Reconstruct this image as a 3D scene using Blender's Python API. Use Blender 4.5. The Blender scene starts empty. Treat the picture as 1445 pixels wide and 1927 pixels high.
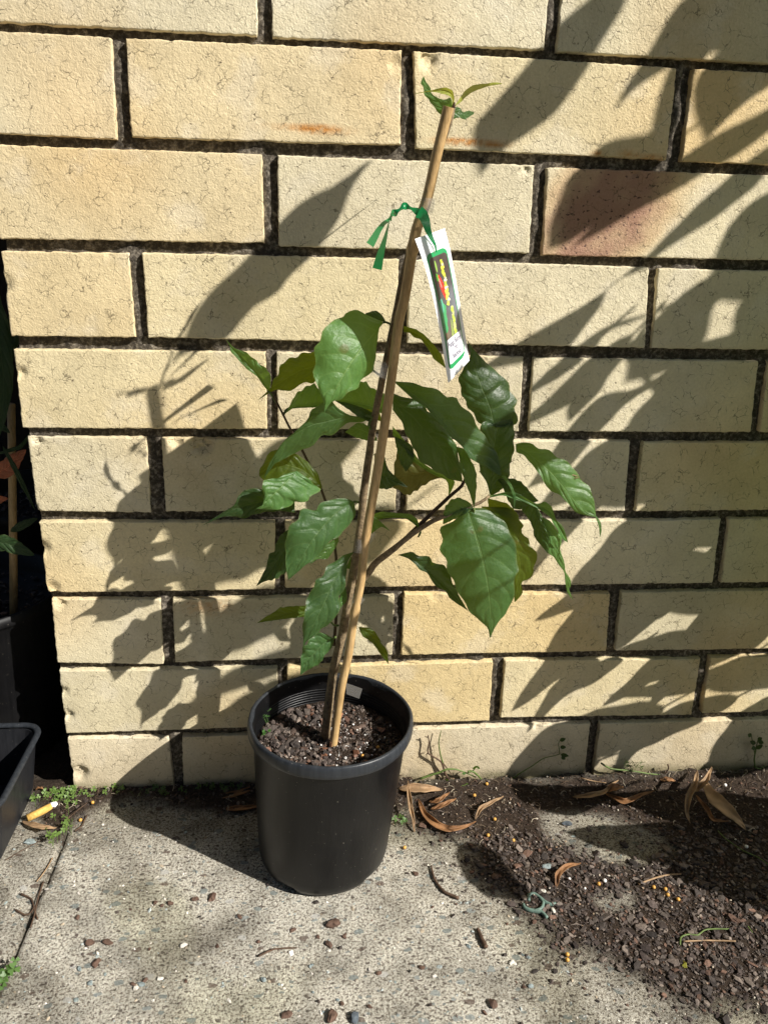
import bpy, math, random
from mathutils import Vector, Matrix, noise, Euler
random.seed(7)
S = 0.001
# ------------------------------------------------------------------ camera, sky, sun, exposure
scene = bpy.context.scene
C = scene.collection
cam_d = bpy.data.cameras.new('camera')
cam_d.sensor_fit = 'VERTICAL'; cam_d.sensor_height = 36.0; cam_d.lens = 1480/1927*36
cam_d.clip_start = 0.02; cam_d.clip_end = 200
cam = bpy.data.objects.new('camera', cam_d); C.objects.link(cam)
CAM = Vector((265.487, -748.647, 614.105))
EUL = Euler((1.22102559, -0.02977156, -0.09046584), 'XYZ')
cam.location = CAM*S; cam.rotation_euler = EUL
scene.camera = cam
SUN = Vector((1.40, -1.0, 1.33))          # direction towards the sun
w = bpy.data.worlds.new('World'); scene.world = w; w.use_nodes = True
nt = w.node_tree
sky = nt.nodes.new('ShaderNodeTexSky'); sky.sky_type = 'NISHITA'; sky.sun_disc = False
sky.sun_elevation = math.asin(SUN.normalized().z)
sky.sun_rotation = math.atan2(SUN.x, SUN.y)
bg = nt.nodes['Background']; bg.inputs['Strength'].default_value = 0.05
nt.links.new(sky.outputs[0], bg.inputs['Color'])
sl_ = bpy.data.lights.new('sun', 'SUN'); sl_.energy = 5.0; sl_.angle = math.radians(0.5); sl_.color = (1.0, 0.955, 0.88)
so = bpy.data.objects.new('sun', sl_); C.objects.link(so)
so.rotation_euler = (-SUN).to_track_quat('-Z', 'Y').to_euler()
scene.view_settings.view_transform = 'Standard'; scene.view_settings.look = 'None'
scene.view_settings.exposure = 0.54; scene.view_settings.gamma = 1
scene.render.resolution_x = 767; scene.render.resolution_y = 1024

# ------------------------------------------------------------------ helpers
RM = EUL.to_matrix()
def ray(u, v):
    return RM @ Vector(((u-722.5)/1480, -(v-963.5)/1480, -1))
def at(u, v, D=0.0):
    """point (mm) seen at photo pixel u,v that stands D mm in front of the wall face"""
    d = ray(u, v); t = (-D-CAM.y)/d.y
    return CAM + d*t
def atg(u, v, h=0.0):
    """point (mm) seen at photo pixel u,v at height h mm above the ground"""
    d = ray(u, v); t = (h-CAM.z)/d.z
    return CAM + d*t
def in_view(p):
    q = (p-CAM) @ RM
    if q.z > -1: return False
    x = 722.5+1480*q.x/-q.z; y = 963.5-1480*q.y/-q.z
    return -6 < x < 1451 and -6 < y < 1933

def mesh_obj(name, verts, faces, mat, parent=None, uvs=None, col=None, smooth=False, uvv=None, loc=None):
    me = bpy.data.meshes.new(name)
    me.from_pydata([tuple(Vector(v)*S) for v in verts], [], faces)
    if uvv is not None:
        ul = me.uv_layers.new(name='UVMap')
        idx = [0]*len(me.loops); me.loops.foreach_get('vertex_index', idx)
        buf = []
        for i in idx: buf += uvv[i]
        ul.data.foreach_set('uv', buf)
    if col is not None:
        ca = me.color_attributes.new('tint', 'FLOAT_COLOR', 'POINT')
        buf = []
        for c in col: buf += [c[0], c[1], c[2], c[3] if len(c) > 3 else 1.0]
        ca.data.foreach_set('color', buf)
    if smooth: me.shade_smooth()
    me.materials.append(mat)
    o = bpy.data.objects.new(name, me); C.objects.link(o)
    if parent:
        o.parent = parent
        if parent.type == 'EMPTY': o.matrix_parent_inverse = Matrix.Translation(-Vector(parent.location))
    return o
def tag(o, label=None, cat=None, group=None, kind=None):
    if label: o['label'] = label
    if cat: o['category'] = cat
    if group: o['group'] = group
    if kind: o['kind'] = kind
    return o
def thing(name, loc, label, cat, group=None):
    o = bpy.data.objects.new(name, None); C.objects.link(o); o.location = Vector(loc)*S
    o.empty_display_size = 0.02
    return tag(o, label, cat, group)

def resample(pl, n):
    pl = [Vector((*p, 0)) if len(p) == 2 else Vector(p) for p in pl]
    L = [0]
    for a, b in zip(pl, pl[1:]): L.append(L[-1]+(b-a).length)
    out = []; j = 0
    for i in range(n+1):
        s = L[-1]*i/n
        while j < len(pl)-2 and L[j+1] < s: j += 1
        seg = max(L[j+1]-L[j], 1e-9); f = min(max((s-L[j])/seg, 0), 1)
        p0 = pl[max(j-1, 0)]; p1 = pl[j]; p2 = pl[j+1]; p3 = pl[min(j+2, len(pl)-1)]
        a = p1.lerp(p2, f)
        # gentle catmull smoothing
        c = 0.5*((2*p1)+(p2-p0)*f+(2*p0-5*p1+4*p2-p3)*f*f+(3*p1-3*p2+p3-p0)*f**3)
        out.append(a.lerp(c, 0.6))
    return out
def lerp(a, b, t): return a+(b-a)*t

class MB:
    def __init__(s): s.v = []; s.f = []; s.c = []; s.uv = []
    def add(s, v, f, c=None, uv=None):
        o = len(s.v); s.v += [Vector(p) for p in v]; s.f += [tuple(i+o for i in q) for q in f]
        if c is not None: s.c += ([c]*len(v) if not isinstance(c, list) else c)
        if uv is not None: s.uv += uv
    def build(s, name, mat, parent=None, smooth=False):
        return mesh_obj(name, s.v, s.f, mat, parent, col=s.c if len(s.c) == len(s.v) and s.c else None, smooth=smooth, uvv=s.uv if s.uv else None)

def tube_data(path, rad, n=8, jit=0.0, cap=True, seed=0):
    path = [Vector(p) for p in path]; v = []; f = []
    R = rad if isinstance(rad, (list, tuple)) else [rad]*len(path)
    up = Vector((0, -1, 0.2)).normalized(); prev = None
    rnd = random.Random(seed)
    for i, p in enumerate(path):
        t = (path[min(i+1, len(path)-1)]-path[max(i-1, 0)]).normalized()
        a = t.cross(up if prev is None else prev)
        if a.length < 1e-4: a = t.cross(Vector((1, 0, 0)))
        a.normalize(); b = a.cross(t).normalized(); prev = b
        for k in range(n):
            an = 2*math.pi*k/n; r = R[i]*(1+jit*(rnd.random()-.5))
            v.append(p+(a*math.cos(an)+b*math.sin(an))*r)
    for i in range(len(path)-1):
        for k in range(n):
            f.append((i*n+k, i*n+(k+1) % n, (i+1)*n+(k+1) % n, (i+1)*n+k))
    if cap:
        f.append(tuple(range(n-1, -1, -1))); m = (len(path)-1)*n; f.append(tuple(range(m, m+n)))
    return v, f
def lathe(profile, cx, cy, n=96, lean=(0, 0), h=169):
    v = []; f = []
    for (r, z) in profile:
        ox = cx+lean[0]*z/h; oy = cy+lean[1]*z/h
        for k in range(n):
            a = 2*math.pi*k/n; v.append((ox+r*math.cos(a), oy+r*math.sin(a), z))
    for i in range(len(profile)-1):
        for k in range(n): f.append((i*n+k, i*n+(k+1) % n, (i+1)*n+(k+1) % n, (i+1)*n+k))
    return v, f

# ------------------------------------------------------------------ materials
def newmat(name):
    m = bpy.data.materials.new(name); m.use_nodes = True
    t = m.node_tree; b = t.nodes['Principled BSDF']
    return m, t, b
def N(t, typ, **kw):
    n = t.nodes.new(typ)
    for k, v in kw.items():
        if k in n.inputs.keys(): n.inputs[k].default_value = v
        else: setattr(n, k, v)
    return n
def math_(t, op, a, b=None, c=None):
    n = t.nodes.new('ShaderNodeMath'); n.operation = op
    for i, x in enumerate((a, b, c)):
        if x is None: continue
        if isinstance(x, (int, float)): n.inputs[i].default_value = x
        else: t.links.new(x, n.inputs[i])
    return n.outputs[0]
def ramp(t, src, stops, interp='LINEAR'):
    n = t.nodes.new('ShaderNodeValToRGB'); n.color_ramp.interpolation = interp
    cr = n.color_ramp
    while len(cr.elements) > 1: cr.elements.remove(cr.elements[-1])
    cr.elements[0].position = stops[0][0]; cr.elements[0].color = (*stops[0][1], 1)
    for p, c in stops[1:]:
        e = cr.elements.new(p); e.color = (*c, 1)
    t.links.new(src, n.inputs[0]); return n.outputs[0]
def mix(t, fac, a, b, mode='MIX'):
    n = t.nodes.new('ShaderNodeMix'); n.data_type = 'RGBA'; n.blend_type = mode
    for i, x in ((0, fac), (6, a), (7, b)):
        if isinstance(x, (int, float)): n.inputs[i].default_value = x
        elif isinstance(x, tuple): n.inputs[i].default_value = (*x, 1)
        else: t.links.new(x, n.inputs[i])
    return n.outputs[2]
def noise_(t, vec, scale, detail=4, rough=0.55, dist=0.0):
    n = t.nodes.new('ShaderNodeTexNoise'); n.inputs['Scale'].default_value = scale
    n.inputs['Detail'].default_value = detail; n.inputs['Roughness'].default_value = rough
    n.inputs['Distortion'].default_value = dist
    t.links.new(vec, n.inputs['Vector']); return n
def geo(t): return t.nodes.new('ShaderNodeNewGeometry').outputs['Position']
def attr(t, name='tint'):
    n = t.nodes.new('ShaderNodeAttribute'); n.attribute_name = name; return n
def bump(t, b, h, dist, strength=1.0, prev=None):
    n = t.nodes.new('ShaderNodeBump'); n.inputs['Distance'].default_value = dist
    n.inputs['Strength'].default_value = strength
    t.links.new(h, n.inputs['Height'])
    if prev is not None: t.links.new(prev, n.inputs['Normal'])
    t.links.new(n.outputs[0], b.inputs['Normal']); return n.outputs[0]

def brick_mat():
    m, t, b = newmat('cream_brick')
    P = geo(t); a = attr(t)
    wv = noise_(t, P, 60, 3, 0.6)
    warp = t.nodes.new('ShaderNodeVectorMath'); warp.operation = 'MULTIPLY_ADD'
    t.links.new(wv.outputs['Color'], warp.inputs[0]); warp.inputs[1].default_value = (0.012, 0.012, 0.012); t.links.new(P, warp.inputs[2])
    wv2 = noise_(t, P, 330, 2, 0.6)
    warp2 = t.nodes.new('ShaderNodeVectorMath'); warp2.operation = 'MULTIPLY_ADD'
    t.links.new(wv2.outputs['Color'], warp2.inputs[0]); warp2.inputs[1].default_value = (0.0028, 0.0028, 0.0028); t.links.new(warp.outputs[0], warp2.inputs[2])
    vo = t.nodes.new('ShaderNodeTexVoronoi'); vo.feature = 'DISTANCE_TO_EDGE'; vo.inputs['Scale'].default_value = 98
    t.links.new(warp2.outputs[0], vo.inputs['Vector'])
    line = math_(t, 'LESS_THAN', vo.outputs['Distance'], math_(t, 'MULTIPLY', wv.outputs['Fac'], 0.045))
    gate = noise_(t, P, 75, 2, 0.5)
    g = ramp(t, gate.outputs['Fac'], [(0.46, (0, 0, 0)), (0.60, (1, 1, 1))])
    crack = math_(t, 'MULTIPLY', line, g)
    speck = noise_(t, P, 260, 1, 0.5)
    sp = ramp(t, speck.outputs['Fac'], [(0.73, (0, 0, 0)), (0.77, (1, 1, 1))])
    n1 = noise_(t, P, 18, 5, 0.6); n2 = noise_(t, P, 420, 3, 0.7)
    base = mix(t, 1.0, a.outputs['Color'], ramp(t, n1.outputs['Fac'], [(0.3, (0.92, 0.91, 0.89)), (0.7, (1.07, 1.075, 1.09))]), 'MULTIPLY')
    base = mix(t, 0.55, base, ramp(t, n2.outputs['Fac'], [(0.25, (0.78, 0.76, 0.72)), (0.7, (1.12, 1.12, 1.12))]), 'MULTIPLY')
    # iron speckles where the brick is flashed pink
    sp2n = noise_(t, P, 300, 1, 0.4)
    sp2 = ramp(t, sp2n.outputs['Fac'], [(0.64, (0, 0, 0)), (0.69, (1, 1, 1))])
    base = mix(t, math_(t, 'MULTIPLY', sp2, math_(t, 'SUBTRACT', 1.0, a.outputs['Alpha'])), base, (0.05, 0.02, 0.02))
    base = mix(t, math_(t, 'MULTIPLY', crack, 0.65), base, (0.10, 0.075, 0.04))
    base = mix(t, math_(t, 'MULTIPLY', sp, 0.65), base, (0.09, 0.06, 0.035))
    t.links.new(base, b.inputs['Base Color'])
    b.inputs['Roughness'].default_value = 0.62; b.inputs['Specular IOR Level'].default_value = 0.35
    h1 = noise_(t, P, 230, 4, 0.65, 0.9); h2 = noise_(t, P, 620, 2, 0.6)
    h = math_(t, 'ADD', math_(t, 'MULTIPLY', h1.outputs['Fac'], 1.0), math_(t, 'MULTIPLY', h2.outputs['Fac'], 0.6))
    nb = bump(t, b, h, 0.0011, 0.7)
    h3 = math_(t, 'SUBTRACT', 1.0, math_(t, 'ADD', math_(t, 'MULTIPLY', crack, 1.0), sp))
    bump(t, b, h3, 0.0006, 0.6, nb)
    return m
def mortar_mat():
    m, t, b = newmat('old_mortar')
    P = geo(t)
    n1 = noise_(t, P, 240, 4, 0.7); n2 = noise_(t, P, 12, 3, 0.6)
    c = ramp(t, n1.outputs['Fac'], [(0.3, (0.03, 0.025, 0.018)), (0.50, (0.09, 0.078, 0.062)), (0.70, (0.36, 0.33, 0.28))])
    c = mix(t, 0.8, c, ramp(t, n2.outputs['Fac'], [(0.35, (0.55, 0.5, 0.42)), (0.65, (1.1, 1.05, 1.0))]), 'MULTIPLY')
    t.links.new(c, b.inputs['Base Color']); b.inputs['Roughness'].default_value = 0.95
    bump(t, b, noise_(t, P, 400, 4, 0.7).outputs['Fac'], 0.002, 0.9)
    return m
def concrete_mat():
    m, t, b = newmat('weathered_concrete')
    P = geo(t); a = attr(t)     # R dirt, G stain, B moss
    sep = t.nodes.new('ShaderNodeSeparateColor'); t.links.new(a.outputs['Color'], sep.inputs[0])
    n1 = noise_(t, P, 420, 5, 0.8); n2 = noise_(t, P, 900, 2, 0.6); n3 = noise_(t, P, 22, 6, 0.7)
    c = ramp(t, n1.outputs['Fac'], [(0.385, (0.11, 0.095, 0.082)), (0.455, (0.40, 0.36, 0.30)), (0.51, (0.80, 0.76, 0.66)), (0.62, (0.95, 0.93, 0.85))])
    c = mix(t, 0.6, c, ramp(t, n2.outputs['Fac'], [(0.3, (0.55, 0.52, 0.48)), (0.65, (1.15, 1.15, 1.12))]), 'MULTIPLY')
    c = mix(t, 0.7, c, ramp(t, n3.outputs['Fac'], [(0.35, (0.40, 0.39, 0.37)), (0.57, (1.10, 1.09, 1.07))]), 'MULTIPLY')
    # aggregate stones
    def stones(scale, lo, c1, cols, seed):
        mp = t.nodes.new('ShaderNodeMapping'); mp.inputs['Location'].default_value = (seed, seed*.7, 0); mp.inputs['Rotation'].default_value = (0, 0, seed)
        mp.inputs['Scale'].default_value = (1, 1.6, 1)
        wn = noise_(t, P, 130, 2, 0.5)
        ad = t.nodes.new('ShaderNodeVectorMath'); ad.operation = 'MULTIPLY_ADD'
        t.links.new(wn.outputs['Color'], ad.inputs[0]); ad.inputs[1].default_value = (0.006, 0.006, 0); t.links.new(P, ad.inputs[2])
        t.links.new(ad.outputs[0], mp.inputs['Vector'])
        v = t.nodes.new('ShaderNodeTexVoronoi'); v.inputs['Scale'].default_value = scale; t.links.new(mp.outputs[0], v.inputs['Vector'])
        sp = t.nodes.new('ShaderNodeSeparateColor'); t.links.new(v.outputs['Color'], sp.inputs[0])
        pick = math_(t, 'GREATER_THAN', sp.outputs[0], lo)
        small = math_(t, 'LESS_THAN', v.outputs['Distance'], c1)
        col = ramp(t, sp.outputs[1], cols, 'CONSTANT')
        return math_(t, 'MULTIPLY', pick, small), col
    s1, c1 = stones(75, 0.72, 0.33, [(0, (0.26, 0.30, 0.29)), (0.35, (0.38, 0.42, 0.41)), (0.6, (0.17, 0.12, 0.095)), (0.8, (0.7, 0.68, 0.63))], 3.1)
    s2, c2 = stones(170, 0.74, 0.34, [(0, (0.10, 0.075, 0.06)), (0.5, (0.24, 0.27, 0.26)), (0.8, (0.66, 0.62, 0.55))], 8.7)
    c = mix(t, math_(t, 'MULTIPLY', s1, 0.8), c, c1); c = mix(t, math_(t, 'MULTIPLY', s2, 0.8), c, c2)
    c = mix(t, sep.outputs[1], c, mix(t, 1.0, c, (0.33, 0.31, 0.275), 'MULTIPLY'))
    c = mix(t, math_(t, 'MULTIPLY', sep.outputs[2], 0.2), c, mix(t, 1.0, c, (0.75, 0.78, 0.42), 'MULTIPLY'))
    dn = noise_(t, P, 300, 5, 0.7)
    dirt = ramp(t, dn.outputs['Fac'], [(0.3, (0.018, 0.012, 0.008)), (0.55, (0.06, 0.042, 0.03)), (0.75, (0.16, 0.12, 0.09))])
    c = mix(t, sep.outputs[0], c, dirt)
    t.links.new(c, b.inputs['Base Color']); b.inputs['Roughness'].default_value = 0.93; b.inputs['Specular IOR Level'].default_value = 0.2
    h = math_(t, 'ADD', n1.outputs['Fac'], math_(t, 'MULTIPLY', n2.outputs['Fac'], 0.4))
    h = math_(t, 'ADD', h, math_(t, 'MULTIPLY', s1, 0.12))
    bump(t, b, h, 0.0042, 1.0)
    return m
def leaf_mat(name, top, under, trans, gloss=0.46, tcol=(0.22, 0.38, 0.03), tw=0.34):
    m, t, b = newmat(name)
    uv = t.nodes.new('ShaderNodeUVMap'); sp = t.nodes.new('ShaderNodeSeparateXYZ'); t.links.new(uv.outputs[0], sp.inputs[0])
    u, v = sp.outputs[0], sp.outputs[1]
    av = math_(t, 'ABSOLUTE', v)
    # midrib
    midw = math_(t, 'SUBTRACT', 0.05, math_(t, 'MULTIPLY', u, 0.03))
    mid = ramp(t, math_(t, 'DIVIDE', av, midw), [(0.6, (1, 1, 1)), (1.2, (0, 0, 0))])
    # side veins sweep towards the tip and loop near the margin
    ph = math_(t, 'SUBTRACT', math_(t, 'MULTIPLY', u, 6.2), math_(t, 'MULTIPLY', math_(t, 'POWER', av, 1.5), 1.5))
    ph = math_(t, 'ADD', ph, math_(t, 'MULTIPLY', math_(t, 'SIGN', v), 0.22))
    fr = math_(t, 'ABSOLUTE', math_(t, 'SUBTRACT', math_(t, 'FRACT', ph), 0.5))
    vein = ramp(t, fr, [(0.0, (1, 1, 1)), (0.035, (0.75, 0.75, 0.75)), (0.07, (0, 0, 0))])
    vein = math_(t, 'MULTIPLY', vein, ramp(t, av, [(0.7, (1, 1, 1)), (0.88, (0, 0, 0))]))
    allv = math_(t, 'MAXIMUM', mid, math_(t, 'MULTIPLY', vein, 0.5))
    P = geo(t)
    nn = noise_(t, P, 70, 3, 0.6); oi = t.nodes.new('ShaderNodeObjectInfo')
    hv = t.nodes.new('ShaderNodeHueSaturation'); hv.inputs['Color'].default_value = (*top, 1)
    t.links.new(math_(t, 'MULTIPLY_ADD', oi.outputs['Random'], 0.5, 0.75), hv.inputs['Value'])
    c = mix(t, 0.7, hv.outputs[0], ramp(t, nn.outputs['Fac'], [(0.3, (0.75, 0.78, 0.7)), (0.7, (1.2, 1.18, 1.1))]), 'MULTIPLY')
    nw = t.nodes.new('ShaderNodeTexVoronoi'); nw.feature = 'DISTANCE_TO_EDGE'; nw.inputs['Scale'].default_value = 230; t.links.new(P, nw.inputs['Vector'])
    net = ramp(t, nw.outputs['Distance'], [(0.0, (1, 1, 1)), (0.12, (0, 0, 0))])
    c = mix(t, math_(t, 'MULTIPLY', net, 0.22), c, (top[0]*2+.02, top[1]*1.6+.02, top[2]*1.6+.01))
    bn = noise_(t, P, 45, 2, 0.5)
    c = mix(t, math_(t, 'MULTIPLY', ramp(t, bn.outputs['Fac'], [(0.70, (0, 0, 0)), (0.74, (1, 1, 1))]), 0.55), c, (0.12, 0.085, 0.03))
    c = mix(t, math_(t, 'MULTIPLY', ramp(t, av, [(0.93, (0, 0, 0)), (1.0, (1, 1, 1))]), 0.3), c, (0.20, 0.20, 0.06))
    c = mix(t, math_(t, 'MULTIPLY', allv, 0.55), c, (top[0]*2.6+.03, top[1]*1.9+.035, top[2]*1.9+.02))
    gm = t.nodes.new('ShaderNodeNewGeometry')
    c = mix(t, gm.outputs['Backfacing'], c, under)
    t.links.new(c, b.inputs['Base Color'])
    b.inputs['Roughness'].default_value = gloss; b.inputs['Specular IOR Level'].default_value = 0.55
    hb = math_(t, 'SUBTRACT', math_(t, 'MULTIPLY', ramp(t, fr, [(0.0, (0, 0, 0)), (0.28, (1, 1, 1))]), 0.8), math_(t, 'MULTIPLY', mid, 0.6))
    nb = bump(t, b, hb, 0.0013, 0.6)
    bump(t, b, noise_(t, P, 110, 4, 0.6).outputs['Fac'], 0.0022, 0.6, nb)
    tr = t.nodes.new('ShaderNodeBsdfTranslucent'); tr.inputs['Color'].default_value = (*tcol, 1)
    ms = t.nodes.new('ShaderNodeMixShader'); ms.inputs[0].default_value = tw
    out = t.nodes['Material Output']
    t.links.new(b.outputs[0], ms.inputs[1]); t.links.new(tr.outputs[0], ms.inputs[2]); t.links.new(ms.outputs[0], out.inputs['Surface'])
    return m
def simple(name, col, rough=0.6, spec=0.4, nscale=None, var=0.25, bumpd=0, bscale=None, use_attr=False, tw=0, tcol=None, metal=0):
    m, t, b = newmat(name)
    P = geo(t)
    src = None
    if use_attr: src = attr(t).outputs['Color']
    if nscale:
        n = noise_(t, P, nscale, 4, 0.65)
        c = mix(t, 1.0, src if src is not None else tuple(col), ramp(t, n.outputs['Fac'], [(0.3, (1-var,)*3), (0.7, (1+var,)*3)]), 'MULTIPLY')
        t.links.new(c, b.inputs['Base Color'])
    elif src is not None: t.links.new(src, b.inputs['Base Color'])
    else: b.inputs['Base Color'].default_value = (*col, 1)
    b.inputs['Roughness'].default_value = rough; b.inputs['Specular IOR Level'].default_value = spec; b.inputs['Metallic'].default_value = metal
    if bumpd: bump(t, b, noise_(t, P, bscale or 200, 4, 0.6).outputs['Fac'], bumpd, 0.8)
    if tw:
        tr = t.nodes.new('ShaderNodeBsdfTranslucent'); tr.inputs['Color'].default_value = (*(tcol or col), 1)
        ms = t.nodes.new('ShaderNodeMixShader'); ms.inputs[0].default_value = tw
        t.links.new(b.outputs[0], ms.inputs[1]); t.links.new(tr.outputs[0], ms.inputs[2]); t.links.new(ms.outputs[0], t.nodes['Material Output'].inputs['Surface'])
    return m

M_brick = brick_mat(); M_mortar = mortar_mat(); M_ground = concrete_mat()
M_leaf = leaf_mat('glossy_green_leaf', (0.036, 0.092, 0.030), (0.085, 0.16, 0.045), 0.3)
M_leafd = leaf_mat('deep_green_shade_leaf', (0.020, 0.052, 0.014), (0.055, 0.10, 0.02), 0.3, tcol=(0.15, 0.26, 0.01), tw=0.25)  # darker leaf copy; shade on the foliage is put into its green
M_leafl = leaf_mat('fresh_green_leaf', (0.066, 0.158, 0.044), (0.10, 0.19, 0.055), 0.3, tcol=(0.3, 0.5, 0.05))
M_leafo = leaf_mat('olive_green_leaf', (0.045, 0.085, 0.010), (0.09, 0.13, 0.015), 0.3, tcol=(0.26, 0.34, 0.01), tw=0.4)
M_leafy = leaf_mat('young_yellow_leaf', (0.30, 0.36, 0.06), (0.35, 0.36, 0.07), 0.3, tcol=(0.6, 0.6, 0.08), tw=0.4)
M_leafs = leaf_mat('spotted_leaf', (0.07, 0.08, 0.02), (0.09, 0.09, 0.025), 0.3, tcol=(0.2, 0.2, 0.03))
M_bark = simple('young_bark', (0.23, 0.17, 0.10), 0.8, 0.3, 260, 0.5, 0.0012, 500)
M_green_stem = simple('green_stem', (0.10, 0.15, 0.035), 0.55, 0.4, 150, 0.3)
M_browntwig = simple('brown_twig', (0.09, 0.055, 0.035), 0.75, 0.3, 200, 0.4)
def bamboo_mat():
    m, t, b = newmat('bamboo')
    P = geo(t); mp = t.nodes.new('ShaderNodeMapping'); mp.inputs['Scale'].default_value = (1, 1, 0.06); t.links.new(P, mp.inputs['Vector'])
    n = noise_(t, mp.outputs[0], 900, 3, 0.6); n2 = noise_(t, P, 30, 3, 0.6)
    c = ramp(t, n.outputs['Fac'], [(0.3, (0.42, 0.28, 0.125)), (0.6, (0.62, 0.43, 0.21)), (0.8, (0.68, 0.51, 0.28))])
    c = mix(t, 0.8, c, ramp(t, n2.outputs['Fac'], [(0.3, (0.72, 0.66, 0.58)), (0.65, (1.08, 1.05, 1.0))]), 'MULTIPLY')
    t.links.new(c, b.inputs['Base Color']); b.inputs['Roughness'].default_value = 0.42
    bump(t, b, n.outputs['Fac'], 0.0004, 0.6); return m
M_bamboo = bamboo_mat()
def pot_mat(name='black_plastic', col=(0.004, 0.0042, 0.005), rough=0.37):
    m, t, b = newmat(name)
    P = geo(t); mp = t.nodes.new('ShaderNodeMapping'); mp.inputs['Scale'].default_value = (1, 1, 0.05); t.links.new(P, mp.inputs['Vector'])
    n = noise_(t, mp.outputs[0], 260, 4, 0.7); n2 = noise_(t, P, 20, 4, 0.6); n3 = noise_(t, P, 520, 1, 0.5)
    dust = ramp(t, n2.outputs['Fac'], [(0.45, (0, 0, 0)), (0.85, (0.12, 0.12, 0.12))])
    c = mix(t, dust, tuple(col), (0.07, 0.065, 0.055))
    c = mix(t, ramp(t, n3.outputs['Fac'], [(0.76, (0, 0, 0)), (0.775, (0.4, 0.4, 0.4))]), c, (0.35, 0.32, 0.27))
    c = mix(t, 0.8, c, ramp(t, n.outputs['Fac'], [(0.3, (0.6, 0.6, 0.6)), (0.7, (1.5, 1.45, 1.4))]), 'MULTIPLY')
    t.links.new(c, b.inputs['Base Color'])
    t.links.new(math_(t, 'MULTIPLY_ADD', n2.outputs['Fac'], 0.3, rough-0.12), b.inputs['Roughness'])
    bump(t, b, n.outputs['Fac'], 0.0003, 0.5); b.inputs['Specular IOR Level'].default_value = 0.28; return m
M_pot = pot_mat(); M_potdark = pot_mat('dull_black_plastic', (0.008, 0.008, 0.009), 0.55)
M_rim = pot_mat('highlit_rim_plastic', (0.026, 0.030, 0.036), 0.34)  # paler and bluer than the pot: the rim's highlight is in the colour
M_soil = simple('potting_soil', (0.035, 0.024, 0.017), 0.95, 0.2, 350, 0.7, 0.004, 350)
M_chip = simple('bark_chips', (1, 1, 1), 0.85, 0.25, 500, 0.35, 0.0006, 700, use_attr=True)
M_bead = simple('fertiliser_bead', (0.62, 0.33, 0.07), 0.4, 0.5, 300, 0.2)
M_white = simple('white_grit', (0.78, 0.76, 0.72), 0.8, 0.3, 400, 0.15)
M_dry = simple('dry_leaf', (0.30, 0.155, 0.07), 0.6, 0.35, 90, 0.45, 0.0008, 250, tw=0.25, tcol=(0.5, 0.26, 0.1))
M_drypale = simple('pale_dry_leaf', (0.42, 0.28, 0.16), 0.6, 0.35, 90, 0.35, 0.0008, 250, tw=0.25, tcol=(0.6, 0.4, 0.2))
M_ribbon = simple('green_ribbon', (0.012, 0.24, 0.075), 0.28, 0.6, 300, 0.2, tw=0.25, tcol=(0.02, 0.5, 0.15))
M_paper = simple('white_card', (0.83, 0.85, 0.88), 0.45, 0.4)
M_tape = None
def tape_mat():
    m, t, b = newmat('clear_tape')
    b.inputs['Base Color'].default_value = (0.5, 0.48, 0.44, 1); b.inputs['Roughness'].default_value = 0.25
    tp = t.nodes.new('ShaderNodeBsdfTransparent'); ms = t.nodes.new('ShaderNodeMixShader'); ms.inputs[0].default_value = 0.24
    t.links.new(tp.outputs[0], ms.inputs[1]); t.links.new(b.outputs[0], ms.inputs[2]); t.links.new(ms.outputs[0], t.nodes['Material Output'].inputs['Surface'])
    return m
M_tape = tape_mat()

# ------------------------------------------------------------------ brick wall
GZ = 768.0      # photo-fitted wall heights count down from the top course; the ground is z = 0
def nz(x, y, z, f, s=0.0): return noise.noise(Vector((x*f+s, y*f, z*f)))
def sstep(a, b, x):
    x = min(max((x-a)/(b-a), 0), 1); return x*x*(3-2*x)
CHIPS = [(354, 664+85+0, 7, 5), (28+0, 0, 0, 0)]
# broken arrises: photo pixel, radius mm, depth mm
CHIPPX = [(805, 112, 9, 4), (375, 832, 14, 7), (330, 829, 8, 5), (38, 702, 7, 3), (62, 958, 7, 5), (82, 1030, 8, 4), (150, 1455, 11, 6), (112, 1135, 7, 4), (1445, 1340, 8, 4),
          (8, 535, 9, 3), (100, 1106, 8, 4), (118, 1300, 6, 3), (128, 1345, 7, 4), (575, 480, 6, 3), (1190, 325, 5, 2), (1010, 1365, 7, 4), (990, 320, 4, 3), (744, 120, 7, 2), (70, 828, 6, 4), (205, 475, 6, 2), (640, 668, 5, 3), (1130, 675, 7, 2), (820, 1120, 7, 2)]
CHIPS = [(at(u, v).x, at(u, v).z, r, d) for u, v, r, d in CHIPPX]
RUST = [(at(u, v), rx, rz, s) for u, v, rx, rz, s in [(560, 240, 24, 2.0, .9), (610, 245, 17, 2.8, 1.7), (585, 241, 9, 2.4, 1.3), (880, 267, 26, 2.2, 1.4), (850, 266, 13, 2.4, 1.1), (930, 272, 10, 2.5, .9), (1180, 290, 9, 3, .8), (1125, 289, 6, 2.5, .8), (1225, 296, 12, 2.5, .9), (390, 1142, 26, 9, .55), (1205, 150, 1, 1, 0)]]
PINK = at(1145, 400)
BASE = [(0.69, 0.59, 0.37), (0.66, 0.585, 0.405), (0.69, 0.565, 0.34), (0.68, 0.605, 0.425), (0.62, 0.55, 0.375), (0.68, 0.60, 0.415)]
rb = random.Random(11)
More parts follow.
